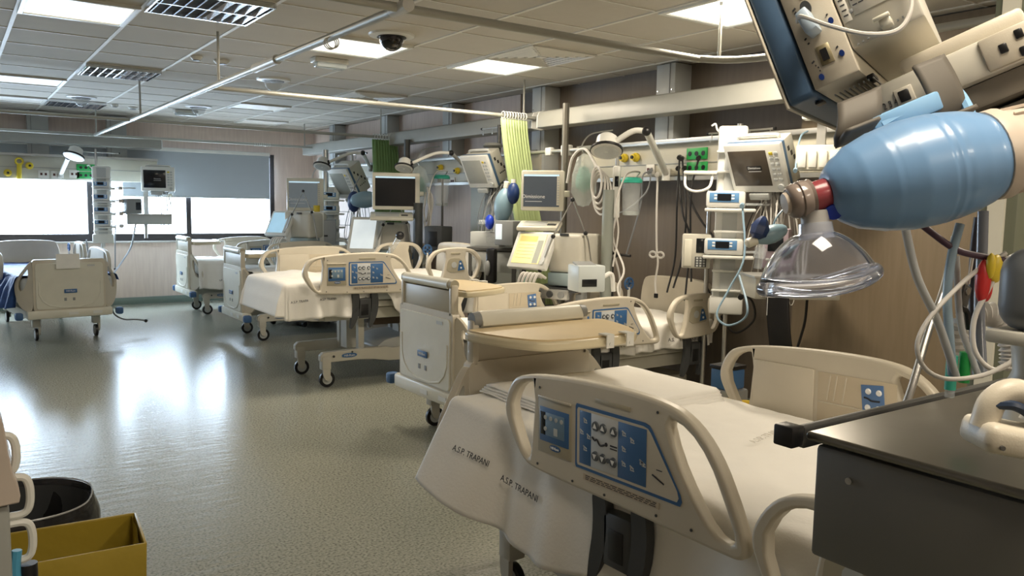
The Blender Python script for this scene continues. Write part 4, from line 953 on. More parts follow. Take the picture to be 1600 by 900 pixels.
# ---- middle bay ------------------------------------------------
P=at(748,268,x=4.1); m2=patient_monitor('patient monitor with grey screen tilted down, left of the light green curtain',P,facecam(P)-R(45),R(28),.36,.33,.14,SCRG); leads(m2,.36,.33,12,.55,3,CABG); leads(m2,.36,.33,10,.75,4)
P=at(780,205,x=4.35); pole('post with hook crossbar left of the light green curtain',4.35,P.y,1.5,P.z+.06,.018,m=DMET,bar=.6)
P=at(770,238,x=4.3); t=thing('steel_humidifier','round metal humidifier pot on a bracket beside the light green curtain','humidifier',P)
MB().lathe([(0,.09),(.08,.085),(.10,.06),(.085,.045),(.065,.04),(.065,-.10),(0,-.11)],cap=False).build('pot',ALU,t); MB().box((0,.04,-.13),(.10,.34,.05)).build('bracket',MGREY,t)
ambu('grey blue resuscitator bag hanging below the middle patient monitor',at(787,321,x=3.95),(.12,-.05,1),.30,.085,bal=False)
P=at(802,302,x=3.98); t=thing('rolled_face_mask','dark blue mask beside the hanging grey blue bag','mask',P); MB().sph((0,0,0),.075,(.7,.8,1.25)).build('mask_cup',NAVY,t); MB().cyl((0,0,.06),(0,0,.12),.02).build('connector',WHITE,t)
P=at(765,347,x=3.9); t=thing('bright_blue_mask','small bright blue cup mask under the cable bundle','mask',P); MB().sph((0,0,0),.055,(.7,.9,1.2)).build('mask_cup',mat('royal_blue',(.02,.06,.55),.35),t); MB().cyl((-.05,0,.0),(-.1,.02,.0),.02).build('connector',GLASSP,t)
P=at(797,364,x=3.9); box_dev('transport_monitor','dark grey module with small lit display on the cart left of the yellow lit screen','module',P,facecam(P)-R(38),.20,.21,.18,MGREY,sx=.34,sz=.62,off=(-.25,.05),screenm=SCRW)
P=at(762,374,x=3.95); box_dev('suction_unit','grey suction unit with clear window beside the dark grey module','suction unit',P,facecam(P)-R(20),.28,.14,.16,LGREY,sx=.3,sz=.4,off=(.2,0),screenm=GLASSP)
P=at(778,383,x=3.95)
t=thing('equipment_cart','grey equipment cart carrying the dark module, left of the yellow lit screen','cart',(P.x,P.y,0),facecam(P)-R(20))
MB().box((0,0,P.z-.03),(.46,.34,.03),bev=.006).build('top_shelf',DMET,t); MB().box((.0,-.10,P.z-.14),(.40,.10,.18),bev=.01).build('drawer_box',LGREY,t)
for x in (-.2,.2):
    for y in (-.14,.14): MB().box((x,y,P.z/2),(.03,.03,P.z-.04)).build('cart_leg',DMET,t)
MB().box((0,0,.16),(.44,.32,.03)).build('lower_shelf',DMET,t)
P=at(768,415,x=3.75); t=thing('black_footrest','upright black strap holder with grey pad on the front of the equipment cart','holder',P)
MB().box((0,0,0),(.06,.10,.30),rot=(0,0,.3),bev=.03).build('strap',BLACK,t); MB().sph((-.04,0,-.02),.04,(.6,.7,1.6)).build('pad',MGREY,t)
P=at(685,373,x=4.15); t=box_dev('dark_module','dark grey box module hung on a thin post before the pale stretch of wall','module',P,facecam(P)-R(35),.22,.26,.20,DGREY,sx=.5,sz=.6,screenm=BLACK)
pole('thin dark post carrying the dark grey box module',4.28,at(691,330,x=4.28).y,.3,1.75,.012,DMET)
canister('suction canister with green lid over the dark box module',at(690,300,x=4.3),.08,.30); maskbag('bagged green mask at the right edge of the black screen',at(655,290,x=4.2),1.3)
pole('broad dark column between black screen and pale stretch of wall',4.1,at(653,370,x=4.1).y,.05,1.5,.05,mat('charcoal_column',(.07,.075,.075),.4),name='gas_column')
P=at(668,330,x=4.2); t=thing('hanging_tube','pale tubing hanging in loops beside the broad dark column','tubing',P)
for k in range(3): MB().tube([(0,0,.25),(0,-.05-.03*k,.1),(0,.02,-.1-.08*k),(0,.08,-.02),(0,.04,.2)],.010,n=6).build('tube_loop',CABW,t)
lamp('exam lamp above the black screen, arm reaching right to a black joint',at(632,258,x=3.7),at(705,239,x=4.1),at(728,262,x=4.585),.85)
P=at(612,212,x=4.1); pole('short dark post rising behind the exam lamp above the black screen',4.35,at(636,240,x=4.35).y,1.6,2.22,.035,DMET)
P=at(619,299,x=3.9); flat_display('large black wide screen in front of the dark green curtain',P,facecam(P)+R(3),0,.50,.39,SCRN)
P=at(612,338,x=3.85); keyboard_tray('keyboard tray under the large black screen',P,facecam(P),.45,.25)
P=at(571,368,x=3.7); v=ventilator('ventilator with white lit screen behind the bed without footboard',P,facecam(P)-R(15),SCRW,W=.36,H=.44)
P=at(598,402,x=3.4); t=thing('green_hose_connector','green breathing hose connector above the rail of the raised bed','connector',P)
MB().cyl((0,-.02,-.06),(0,-.10,.02),.04).build('green_cuff',TEAL,t); MB().tube([(0,-.1,.02),(.02,-.2,.12),(.03,-.28,.2)],.025,n=10).build('clear_tube',GLASSP,t); MB().sph((.03,-.3,.22),.04).build('swivel',BLACK,t)
# ---- far bays ---------------------------------------------------
P=at(537,287,x=4.1); m3=patient_monitor('patient monitor turned away, between the far exam lamp and the dark green curtain',P,facecam(P)-R(48),R(32),.36,.42,.20,SCRG); leads(m3,.36,.42,10,.7,8)
P=at(550,245,x=4.4); pole('far post with crossbar and hooks behind the far patient monitor',4.4,P.y,1.5,P.z+.05,.02,bar=.9)
lamp('far exam lamp nearest the window corner with black elbow joint',at(504,256,x=3.7),at(567,239,x=4.1),at(578,262,x=4.585),.95)
ambu('grey blue resuscitator bag hanging under the far patient monitor',at(570,312,x=4.0),(1,-.5,.1),.34,.10,bal=False)
P=at(553,315,x=3.95); t=thing('navy_mask','dark blue mask hanging under the far patient monitor','mask',P); MB().sph((0,0,0),.11,(.7,.8,1.15)).build('mask_cup',NAVY,t); MB().cyl((0,0,.08),(0,0,.15),.03).build('connector',GLASSP,t); MB().tube([(0,0,.12),(.02,0,.2),(.08,0,.30)],.008,n=6).build('hanging_strap',CABG,t)
P=at(515,350,x=4.0); r3=pump_rack('far white infusion rack crowded with small pumps near the corner',P,facecam(P)-R(5),H=.95,W=.24)
for k in range(5): pump(r3,.02,.36-.17*k,sc=1.1)
maskbag('far bagged green mask left of the crowded infusion rack',at(491,312,x=3.95),1.4)
P=at(503,325,x=3.9); pole('tall steel post at the far corner beside the crowded infusion rack',3.95,P.y,.1,2.15,.04)
P=at(503,372,x=3.8); t=thing('equipment_tower','tall grey equipment tower under the far steel post','tower',(P.x,P.y,0),facecam(P))
MB().box((0,0,.65),(.34,.30,1.25),bev=.015).build('housing',mat('cool_grey_housing',(.34,.36,.38),.4),t)
for z in (.95,1.08): MB().box((.02,-.152,z),(.10,.006,.02)).build('slot',BLACK,t)
MB().box((.0,-.152,.5),(.28,.006,.5)).build('front_door',LGREY,t)
P=at(477,304,x=3.6); flat_display('distant screen on a post before the far corner wall',P,facecam(P)-R(4),0,.44,.40,mat('mid_slate_screen_on',(.12,.14,.15),.2,emit=.4),'Dimissione')
P=at(438,350,x=3.3); v=ventilator('farthest ventilator with pale blue screen against the bright window',P,facecam(P)-R(42),mat('pale_blue_on',(.30,.48,.60),.3,emit=.5),W=.34,H=.34)
P=at(476,357,x=3.6); box_dev('printed_cabinet','white cabinet with printed list beside the farthest ventilator','cabinet',P,facecam(P),.46,.42,.3,WHITE,scr=False)
g=MB(); Q=P
for k in range(5): g.box((.0,-.152,.08-.05*k),(.18-.02*(k%2),.003,.014))
g.build('printed_lines',MGREY,bpy.data.objects['printed_cabinet'])
pole('yellow gas cylinder post beside the far equipment tower',3.7,at(495,355,x=3.7).y,.6,1.45,.04,YEL,name='gas_cylinder')
P=at(408,392,y=11.6); t=thing('spray_bottle','small clear bottle standing on the far bed table','bottle',(P.x,P.y,P.z-.1)); t_=t
MB().lathe([(0,-.12),(.035,-.12),(.035,.05),(.012,.08),(.012,.12),(0,.12)],cap=False).build('bottle_body',mat('clear_aqua_plastic',(.55,.78,.80),.15,alpha=.5),t); MB().box((-.01,0,.13),(.05,.02,.03)).build('spray_head',WHITE,t)
# ---- window bay ---------------------------------------------------
YW=11.75
P=at(160,320,y=YW); r4=pump_rack('pale infusion rack with four pumps in front of the bright window',P,facecam(P)-R(3),H=1.0,W=.22,poleto=.85)
for k in range(4): pump(r4,.0,.26-.165*k,sc=1.0)
for k in range(4): MB().cyl((.11,-.06,.22-.165*k),(.40-.03*k,-.06,.225-.165*k),.007,n=6).box((.22,-.06,.22-.165*k),(.05,.03,.05)).build('syringe_arm',STEEL,r4)
MB().cyl((-.02,.03,-.4),(-.02,.03,-P.z+.02),.014,n=8).build('lower_post',ALU,r4)
P=at(151,235,y=YW); t=pole('steel double post with hook crossbar above the window bay pump rack',P.x,YW+.1,1.75,P.z+.02,.014,bar=.55,rz=R(90),barz=P.z)
P=at(247,280,y=YW); m4=patient_monitor('patient monitor with dark screen hanging before the lowered window blind',P,facecam(P)-R(4),R(4),.42,.33,.12,SCRN,True); leads(m4,.42,.33,8,.5,12)
P=at(234,343,y=YW); t=thing('shelf_box','grey shelf box on a short post in front of the window, under the monitor','shelf',P,facecam(P),'pendant shelf boxes')
MB().box((0,0,0),(.55,.34,.13),bev=.008).build('housing',LGREY,t); MB().box((0,0,.07),(.57,.36,.012)).build('top_plate',ALU,t); MB().cyl((-.05,0,-.06),(-.05,0,-.25),.022).build('lower_post',ALU,t); MB().box((-.04,.1,.35),(.06,.06,.6)).build('support_column',WMET,t)
P=at(206,322,y=YW-.1); box_dev('small_monitor','little grey box monitor standing on the window bay shelf','module',P,facecam(P)+R(25),.20,.20,.16,MGREY,sx=.35,sz=.5,off=(.25,0))
P=at(117,240,y=YW-.3); lamp('exam lamp with folded white arm in front of the window bay panel',P,at(107,246,y=YW-.2),at(95,272,y=12.07),1.1)
P=at(265,303,y=YW); t=thing('oxygen_mask','clear mask with strap hanging under the window bay monitor','mask',P)
MB().tube([(.06*math.cos(a),0,.05+.06*math.sin(a)) for a in [2*PI*q/10 for q in range(10)]],.010,n=6,closed=True,sub=2).build('ring',GLASSP,t); MB().lathe([(.02,.0),(.05,-.05),(.04,-.18),(0,-.2)],n=10,cap=False).build('mask_bag',mat('milky_film',(.80,.78,.66),.4,alpha=.6),t)
P=at(35,262,y=YW); t=thing('yellow_flowmeter','yellow flowmeter hanging on the window bay panel at far left','flowmeter',at(30,252,y=12.05))
MB().tube([(.04*math.cos(a),0,.04*math.sin(a)) for a in [2*PI*q/10 for q in range(10)]],.012,n=6,closed=True,sub=2).build('ring',YEL,t); MB().cyl((0,0,-.04),(-.01,0,-.22),.028).build('meter_tube',YEL,t); MB().cyl((0,-.02,-.22),(.0,-.02,-.32),.03).build('jar',GLASSP,t)
def wirew(lab,pts,r,m):
    W=[at(p[0],p[1],y=p[2]) for p in pts]; t=thing('cable',lab,'cable',W[0],0,'cables'); MB().tube([tuple(w_-W[0]) for w_ in W],r,n=6).build('wire',m,t); MB().sph(tuple(W[-1]-W[0]),r*2.2,n=8).build('plug',BLACK,t)
wirew('cable hanging below the window sill right of the pump rack',[(181,345,YW),(180,372,YW),(180,420,YW)],.008,CABG)
wirew('long grey cable curving down to the bed by the window',[(212,350,YW),(205,385,YW),(190,410,YW-.3),(177,430,YW-.6),(178,455,YW-.9)],.011,CABG)
wirew('pair cable dropping from window bay rack to the bed head',[(135,375,YW),(138,400,YW),(140,412,YW-.2)],.010,CABG)
wirew('thin lead lying on the floor right of the bed by the window',[(174,480,9.6),(180,492,9.6),(195,499,9.6),(212,499,9.6),(228,501,9.62)],.009,CABG)
# ================= FOREGROUND =================
def camv(x,up,z): return CAM+_r*x+_u*up+_f*z
def pd(px,py,d): return at(px,py,d=d)
# pendant shelf box (steel top)
SX0,SY0,SZ=.905,.620,1.20
t=thing('pendant_shelf','large steel topped pendant shelf box in the right foreground under the blue bag','shelf',(SX0+.30,SY0-.36,SZ-.082))
STT=mat('stainless_top',(.22,.21,.185),.30,.85,noise_=.1,scale=3,bump=.05,bscale=12)
STB=mat('grey_painted_box',(.15,.145,.125),.42,.2)
MB().box((0,0,-.01),(.58,.70,.15),bev=.006).build('housing',STB,t)
tp=MB().box((0,0,.0685+.068),(.60,.72,.012),bev=.005,seg=3).build('top_plate',STT,t)
tp.location=(0,0,-.005-.056)
MB().box((.01,.375,.068),(.60,.016,.03),bev=.004).build('rear_rail',DMET,t)
MB().box((-.312,.376,.074),(.026,.030,.028),bev=.003).build('end_stop',BLACK,t)
MB().cyl((-.29,.30,.030),(-.2925,.30,.030),.0045,n=12).cyl((-.2925,.30,.030),(-.293,.30,.030),.002,n=6).build('screw',STEEL,t)
MB().box((-.18,.02,-.16),(.18,.26,.16),bev=.01).build('black_pendant_head',BLACK,t)
MB().cyl((-.285,.11,-.11),(-.287,.11,-.11),.006,n=10).build('bolt',STEEL,t)
# hanging monitor (seen from its side)
n_h=Vector((-.38,.925,0)).normalized(); wv=Vector((.925,.38,0)).normalized(); TA=R(23)
nn=n_h*math.cos(TA)-Vector((0,0,1))*math.sin(TA); uv=Vector((0,0,1))*math.cos(TA)+n_h*math.sin(TA)
def frame(P,x,y,z): M=Matrix((x,y,z)).transposed().to_4x4(); M.translation=P; return M
P0=pd(1233,170,.96)    # bottom front near corner
t=thing('patient_monitor','big beige patient monitor with blue edge hanging at the upper right, seen from its side','monitor'); 
t['group']='patient monitors'
t.matrix_basis=frame(P0,wv,-nn,uv)@Matrix.Diagonal((1,.47,.64,1))       # x across screen, y back, z up
W,H,D=.30,.42,.30
MB().box((W/2,-.004,H/2),(W,.008,H),bev=.003).build('screen_bezel',CREAM,t)
MB().box((W/2,.035,H/2),(W*.985,.072,H*.985),bev=.012,seg=3).build('blue_edge_band',SBLUE,t)
hb=MB().box((W/2,.072+.055,H/2+.005),(W,.11,H-.01),bev=.004).build('port_housing',CREAM,t)
MB().box((W/2,.182+.085,H/2+.025),(W*.97,.17,H-.05),bev=.008).build('rear_housing',BEIGE,t)
def sb(n,m,y0,y1,z0,z1,th=.003,par=None,bev=.001,x=0): return MB().box((x-th/2,(y0+y1)/2,(z0+z1)/2),(th,y1-y0,z1-z0),bev=bev).build(n,m,par or t)
q=sb('data_port',mat('dull_brass',(.30,.26,.16),.4,.6),.108,.140,.045,.082,.002); MB().box((-.003,.124,.063),(.002,.016,.022)).build('port_well',BLACK,q)
for y,z in ((.098,.028),(.160,.052),(.164,.115)): 
    o=MB().cyl((0,y,z),(-.002,y,z),.006,n=16).build('port_mark',mat('deep_blue_mark',(.01,.03,.15),.3),t)
sb('upper_socket',BLACK,.118,.138,.178,.20,.002)
MB().cyl((0,.122,.157),(-.004,.122,.157),.013,n=16).build('round_socket',DGREY,t)
pg=MB().box((-.018,.120,.122),(.036,.030,.045),rot=(R(12),0,0),bev=.005).build('pale_blue_plug',mat('frost_blue_plug',(.42,.52,.62),.35),t)
MB().tube([(-.02,.098,.133),(-.045,.12,.125),(-.05,.17,.085),(-.045,.235,.045),(-.03,.295,.035),(-.015,.335,.07),(-.004,.345,.13),(-.004,.335,.17)],.0042,n=8).build('white_lead',CABW,t)
g=MB()
for y,z,l in ((.095,.165,.018),(.095,.158,.014),(.095,.105,.012),(.098,.095,.010),(.160,.128,.010),(.155,.066,.012),(.092,.06,.016),(.095,.052,.006),(.099,.047,.006),(.10,.040,.006)): g.box((-.0008,y,z),(.0012,l*.5,.0025),rot=(R(20),0,0))
g.build('port_print',INK,t)
sl=sb('spec_label',mat('printed_label',(.62,.60,.54),.6),.215,.310,.105,.20,.001,x=.004); g=MB(); rnd=random.Random(3)
for r_ in range(8):
    y=.219
    while y<.298: L=rnd.uniform(.004,.012); g.box((.0035-.0005,y+L/2,.192-r_*.0098),(.0008,L,.0022)); y+=L+.003
g.build('small_print',INK,sl)
s2=sb('warning_label',mat('printed_label',(.62,.60,.54),.6),.188,.208,.10,.18,.001,x=.004); g=MB()
for r_ in range(7): g.box((.0028,.198,.172-r_*.010),(.0008,.011,.0022))
g.build('small_print',INK,s2)
MB().box((-.001,.272,.065),(.022,.028,.016),bev=.004).box((-.013,.268,.075),(.006,.038,.008),bev=.003).build('cream_latch',CREAMP,t)
sb('seam_slot',MGREY,.205,.218,.112,.120,.002,x=.005)
g=MB()
for k in range(9): g.box((.10+.0*k,.10+.012*k,-.0),(.12,.003,.004))
g.build('bottom_vents',MGREY,t)
g=MB().box((.045,.06,-.001),(.02,.022,.006),bev=.003).box((.06,.19,.006),(.03,.02,.012),bev=.004); g.build('foot_holes',BLACK,t)
g=MB(); 
for k in range(10): g.box((.003,.20+.012*k,.055+.001*k),(.003,.004,.003))
g.build('side_vents',MGREY,t)
# module server below/behind the monitor
Pm=pd(1348,203,.94)
t2=thing('module_server','long cream module unit with black sockets slung under the hanging monitor','module rack'); 
ta=R(23); yb=(Vector((.38,-.925,0)).normalized()); yb2=yb*math.cos(ta)+Vector((0,0,1))*math.sin(ta); zb=(-yb*math.sin(ta)+Vector((0,0,1))*math.cos(ta)); xb=yb2.cross(zb)
t2.matrix_basis=frame(Pm,xb,yb2,zb)@Matrix.Diagonal((1,.58,.80,1))   # y runs up-right in the photo, z up, x away
sg=1 if xb.dot(_f)>0 else -1
def mbx(n,m,y0,y1,z0,z1,x0=0,x1=.2,bev=.004,par=None): return MB().box((sg*(x0+x1)/2,(y0+y1)/2,(z0+z1)/2),(abs(x1-x0),y1-y0,z1-z0),bev=bev).build(n,m,par or t2)
mbx('housing',BEIGE,.0,.36,0,.052,0,.24,.008); mbx('lid',CREAM,.10,.32,.045,.075,.012,.24,.008); mbx('lower_tray',mat('dark_beige_tray',(.20,.18,.15),.4),.04,.36,-.035,0,.01,.22,.006)
for y in (.075,.148):
    s=mbx('network_socket',mat('pale_socket_rim',(.50,.47,.40),.4),y,y+.034,.010,.034,-.003,.004,.002); mbx('socket_well',BLACK,y+.007,y+.027,.013,.030,-.0045,0,.002,s)
text('1 2 3 4',.014,INK,t2,(-sg*.001,.058,.018),(R(90),0,R(-90) if sg>0 else R(90)))
mbx('end_panel',CREAM,.235,.33,.004,.05,-.004,.2,.003)
for y,z in ((.262,.026),(.29,.012),(.292,.036),(.315,.026)): mbx('end_slot',BLACK,y,y+.014,z-.006,z+.007,-.006,0,.002)
mbx('mount_plate',mat('slot_plate',(.27,.255,.22),.4,.3),.12,.38,-.075,-.040,.03,.2,.004)
for y in (.17,.22,.27): mbx('key_slot',BLACK,y,y+.018,-.062,-.052,.0275,.035,.001)
# grey hooks
HK=mat('warm_grey_bracket',(.12,.108,.09),.6,.1)
def hook(lab,a,b,d,wd):
    """flat bent plate from its root a (px) to its tip b (px)"""
    A=pd(*a,d); B=pd(*b,d-.03); t=thing('bag_hook',lab,'hook',A,0,'grey bag hooks'); v=B-A; s=(_r*.9+_u*.35).normalized()*wd/2
    g=MB(); n=_f*.002
    def f(u,vv):
        p=v*vv+Vector((0,0,-.02))*math.sin(vv*PI)*0+s*(2*u-1)*(1-.25*max(0,vv-.8)/.2)
        return tuple(p+_f*(.03*(vv**3)))
    g.grid(f,6,14).build('bent_plate',HK,t,solid=.004)
    tip=MB().grid(lambda u,vv:tuple(v+_f*.03+s*(2*u-1)*.75+(-_f*.03*vv+_u*.012*vv)),6,4).build('tip_lip',HK,t,solid=.004)
    return t
hook('near grey hook plate at the tapered end of the blue bag',(1342,150),(1349,212),.86,.050)
hook('wide grey hook plate above the middle of the blue bag',(1450,95),(1508,190),.86,.036)
# pale blue strap
A=pd(1378,205,.84)
t=thing('bag_hanging_loop','light blue rubber loop hanging the blue bag from the grey hooks','strap',A)
L_=[pd(1376,196,.85),pd(1405,180,.85),pd(1445,163,.85),pd(1452,160,.86),pd(1490,142,.86),pd(1510,165,.85),pd(1518,190,.84)]
MB().tube([tuple(p-A) for p in L_],.006,n=8).build('loop',mat('pale_blue_strap',(.25,.47,.72),.4),t)
MB().box(tuple(pd(1415,178,.85)-A),(.075,.012,.02),rot=(0,R(-24),YAW*-1),bev=.003).build('flat_strap',MATS['pale_blue_strap'],t)
# the large blue bag
Pa=pd(1291,303,.80); Pb=pd(1553,242,.80); ax=(Pb-Pa); Lb=ax.length; mid=(Pa+Pb)/2
t=thing('resuscitator_bag','large light blue resuscitator bag with clear face mask in the right foreground','resuscitator',mid)
M=ax.to_track_quat('Z','Y').to_matrix().to_4x4()
def bp_(q): # normalised radius along the bag
    pts=[(0,.021),(.02,.027),(.07,.036),(.15,.046),(.30,.0555),(.31,.0545),(.32,.056),(.45,.0605),(.60,.0612),(.615,.0598),(.63,.0612),(.66,.0605),(.675,.0592),(.69,.0602),(.80,.057),(.90,.052),(.955,.047),(.965,.046),(1,.043)]
    for a,b in zip(pts,pts[1:]):
        if q<=b[0]: k=(q-a[0])/(b[0]-a[0]); return a[1]+(b[1]-a[1])*k
    return pts[-1][1]
MB().lathe([(0,-Lb/2)]+[(bp_(k/60)*.90,-Lb/2+Lb*k/60) for k in range(61)],M,n=48,cap=False).build('bag',AMBU,t,ang=80)
av=ax.normalized()
tc_=MB().lathe([(.030,Lb/2-.012),(.0445,Lb/2-.008),(.0455,Lb/2+.004),(.041,Lb/2+.012),(.038,Lb/2+.045),(.043,Lb/2+.05),(.043,Lb/2+.085),(.03,Lb/2+.09)],M,n=28).build('intake_valve_housing',mat('beige_valve',(.58,.50,.42),.4),t)
g=MB()
for k in range(12):
    a=2*PI*k/12; g.box(tuple(M@Vector((.0415*math.cos(a),.0415*math.sin(a),Lb/2+.028))),(.003,.003,.03),rot=M.to_3x3()@Matrix.Rotation(a,3,'Z'))
g.build('grip_ribs',MATS['beige_valve'],tc_)
MB().tube([tuple(M@Vector((0,0,Lb/2+.08))),tuple(M@Vector((0,0,Lb/2+.2)))],.02,n=10).build('reservoir_neck',MATS['beige_valve'],t)
# patient valve
MB().lathe([(.0,-Lb/2-.016),(.0145,-Lb/2-.016),(.0165,-Lb/2+.003),(.014,-Lb/2+.008)],M,n=24,cap=False).build('red_valve_insert',mat('clear_red',(.30,.05,.06),.25,alpha=.85),t)
MB().lathe([(0,-Lb/2-.040),(.013,-Lb/2-.0395),(.016,-Lb/2-.037),(.018,-Lb/2-.033),(.0172,-Lb/2-.029),(.0188,-Lb/2-.028),(.0188,-Lb/2-.021),(.0176,-Lb/2-.019),(.0188,-Lb/2-.016),(0,-Lb/2-.014)],M,n=28,cap=False).build('valve_body',mat('smoky_valve',(.27,.22,.19),.25,alpha=.93,coat=.4),t)
MB().lathe([(0,-Lb/2-.0435),(.010,-Lb/2-.043),(.012,-Lb/2-.038)],M,n=20,cap=False).build('exhale_port',MATS['beige_valve'],t)
pv=pd(1283,345,.79)-mid; MB().cyl(tuple(pd(1300,325,.80)-mid),tuple(pd(1303,332,.79)-mid),.008).build('blue_cap',mat('cap_blue',(.01,.04,.40),.3),t)
jt=pd(1272,330,.80)-mid; jb=pd(1274,352,.80)-mid; dn=(jb-jt)
MB().cyl(tuple(jt),tuple(jb),.0135,n=24).build('valve_outlet',mat('milky_grey_plastic',(.40,.39,.37),.3),t)
jc=pd(1276,374,.80)-mid
CLM=mat('clear_mask_plastic',(.88,.91,1),.04,trans=.97,ior=1.35,noise_=0)
MB().cyl(tuple(jb-dn*.15),tuple(jc),.016,.018,n=24).build('mask_collar',mat('clear_mask_collar',(.60,.64,.74),.1,alpha=.5,coat=.8),t)
# mask: dome + cushion, mask axis points down
mc=pd(1274,396,.80)-mid; X_=(_r*math.cos(R(7))+_u*math.sin(R(7))).normalized(); Z_=(_u-X_*_u.dot(X_)).normalized(); Y_=Z_.cross(X_)
MM=frame(mc,X_,Y_,Z_)
def dome_f(u,v):
    a=2*PI*u; e=.053; b=.043; tt=v
    rx=.017+(e-.017)*(.55*tt+.45*math.sin(tt*PI/2)); ry=.017+(b-.017)*(.5*tt+.5*math.sin(tt*PI/2))
    z=.020-.046*(.45*tt+.55*(1-math.cos(tt*PI/2)))
    return tuple(MM@Vector((rx*math.cos(a)+.0+.004*v*math.cos(a),ry*math.sin(a),z+.004*math.cos(2*a)*v)))
MB().grid(dome_f,48,12).build('mask_dome',CLM,t,solid=.0015,ang=80)
def cush(u,v):
    a=2*PI*u; p=2*PI*v; r=.0075; e=.054;b=.043; cz=-.030+.004*math.cos(2*a)+.003*math.cos(a)
    return tuple(MM@Vector(((e+r*math.cos(p))*math.cos(a),(b+r*math.cos(p))*math.sin(a),cz+r*1.05*math.sin(p))))
MB().grid(cush,56,16).build('mask_cushion',mat('clear_cushion',(.82,.86,.98),.05,trans=.92,ior=1.25,noise_=0),t,ang=80)
MB().cyl(tuple(MM@Vector((-.062,-.01,-.008))),tuple(MM@Vector((-.055,-.01,.015))),.004,n=10).cyl(tuple(MM@Vector((-.0595,-.01,.002))),tuple(MM@Vector((-.056,-.01,.012))),.006,n=10).build('inflation_valve',GLASSP,t)
# tubes on the right
def fg(lab,pts,r,m,cat='tube',name='tube',group='tubes at the right edge',n=10,rings=None):
    W=[pd(*p) for p in pts]; t=thing(name,lab,cat,W[0],0,group); L=[tuple(w_-W[0]) for w_ in W]
    if rings: MB().tube(L,r,n=18,sub=rings,rfun=lambda q,N=rings*(len(pts)-1):r*(1+.14*(1 if int(round(q*N))%2 else -1))).build('corrugated_wall',m,t,ang=20)
    else: MB().tube(L,r,n=n).build('wall',m,t)
    return t
TUBC=mat('clear_grey_tube',(.50,.52,.52),.25,alpha=.75); TUBB=mat('blue_grey_clear_tube',(.26,.36,.44),.25,alpha=.9)
fg('grey clear tube curving from under the blue bag to the shelf',[(1412,345,.95),(1432,430,.96),(1462,495,.98),(1480,545,1.0),(1494,590,1.02)],.005,TUBC)
fg('blue grey tube dropping straight from the blue bag',[(1500,350,1.0),(1487,400,1.0),(1480,460,1.0),(1483,520,1.0),(1488,585,1.02)],.0055,TUBB)
fg('second clear tube bending right at the shelf',[(1494,400,1.04),(1500,500,1.04),(1515,550,1.04),(1530,590,1.04)],.0042,TUBC)
fg('purple tube running right below the blue bag',[(1438,350,1.0),(1490,388,1.0),(1530,400,1.0),(1585,408,1.0),(1620,408,1.0)],.0042,mat('purple_tube',(.07,.035,.06),.35))
fg('dark vertical tube behind the red connector',[(1530,340,1.15),(1523,400,1.15),(1522,500,1.12),(1528,590,1.1)],.007,mat('dark_plum_tube',(.05,.045,.055),.35))
fg('glossy grey tube beside the dark vertical tube',[(1536,330,1.1),(1534,400,1.1),(1530,480,1.1),(1534,585,1.08)],.007,mat('steel_blue_tube',(.20,.22,.26),.2))
fg('thin clear loop of tubing sweeping over the shelf',[(1572,395,1.0),(1530,420,1.0),(1490,455,.98),(1450,500,.97),(1433,540,.96),(1445,575,.96),(1480,592,.96),(1540,585,.97),(1590,560,.97)],.0028,CABW)
fg('thin clear loop around the red connector',[(1572,400,1.0),(1545,450,1.0),(1522,500,1.0),(1524,550,1.0),(1555,578,1.0),(1595,555,1.0)],.0032,CABW)
fg('white corrugated breathing hose arching behind the red connector',[(1498,560,1.18),(1500,520,1.18),(1520,495,1.18),(1550,492,1.18),(1573,515,1.18),(1583,550,1.18),(1580,580,1.18)],.0165,mat('white_hose',(.66,.64,.60),.35),'hose','breathing_hose',None,rings=8)
fg('steel rod leaning up from the far rail of the nearest bed',[(1396,680,1.6),(1423,610,1.6),(1450,520,1.62),(1475,450,1.64),(1492,370,1.66)],.0075,STEEL,'rod','support_rod',None)
P=pd(1486,585,1.05); t=thing('green_connector','green and clear tube connector standing on the shelf edge','connector',P)
MB().cyl((0,0,-.02),(0,0,.025),.007).build('green_sleeve',TEAL,t); MB().cyl((-.0,0,-.03),(0,0,-.012),.006).build('clear_end',GLASSP,t); MB().cyl((.013,-.01,-.01),(.013,-.01,.03),.007).build('green_sleeve',GREEN,t)
P=pd(1536,440,1.0); t=thing('lead_clip','red lead clip beside the yellow one under the tubes','clip',P,0,'coloured lead clips'); MB().sph((0,0,0),.014,(.8,.6,2.0)).build('red_body',RED,t); MB().sph((.012,.0,-.008),.010,(.7,.6,1.8)).build('red_wing',RED,t)
P=pd(1556,420,1.0); t=thing('lead_clip','yellow lead clip beside the red one under the tubes','clip',P,0,'coloured lead clips'); MB().sph((0,0,0),.012,(1.2,.6,1.5)).build('yellow_body',YEL,t); MB().sph((-.014,0,.004),.009,(.7,.6,1.8)).build('yellow_wing',YEL,t)
P=pd(1508,462,1.05); t=thing('strap_buckle','dark strap with metal stud hanging between the clear tubes','strap',P); MB().box((0,0,0),(.020,.004,.028),rot=(0,R(20),0),bev=.003).build('plate',DMET,t); MB().cyl((0,-.004,.006),(0,-.002,.006),.005).build('stud',STEEL,t); MB().tube([(-.01,0,-.015),(.005,0,-.02),(.012,0,-.035),(.016,0,-.045)],.004,n=6).build('hook_end',BLACK,t); MB().tube([(.006,0,.015),(.012,0,.05)],.002,n=6).build('cord',CABW,t)
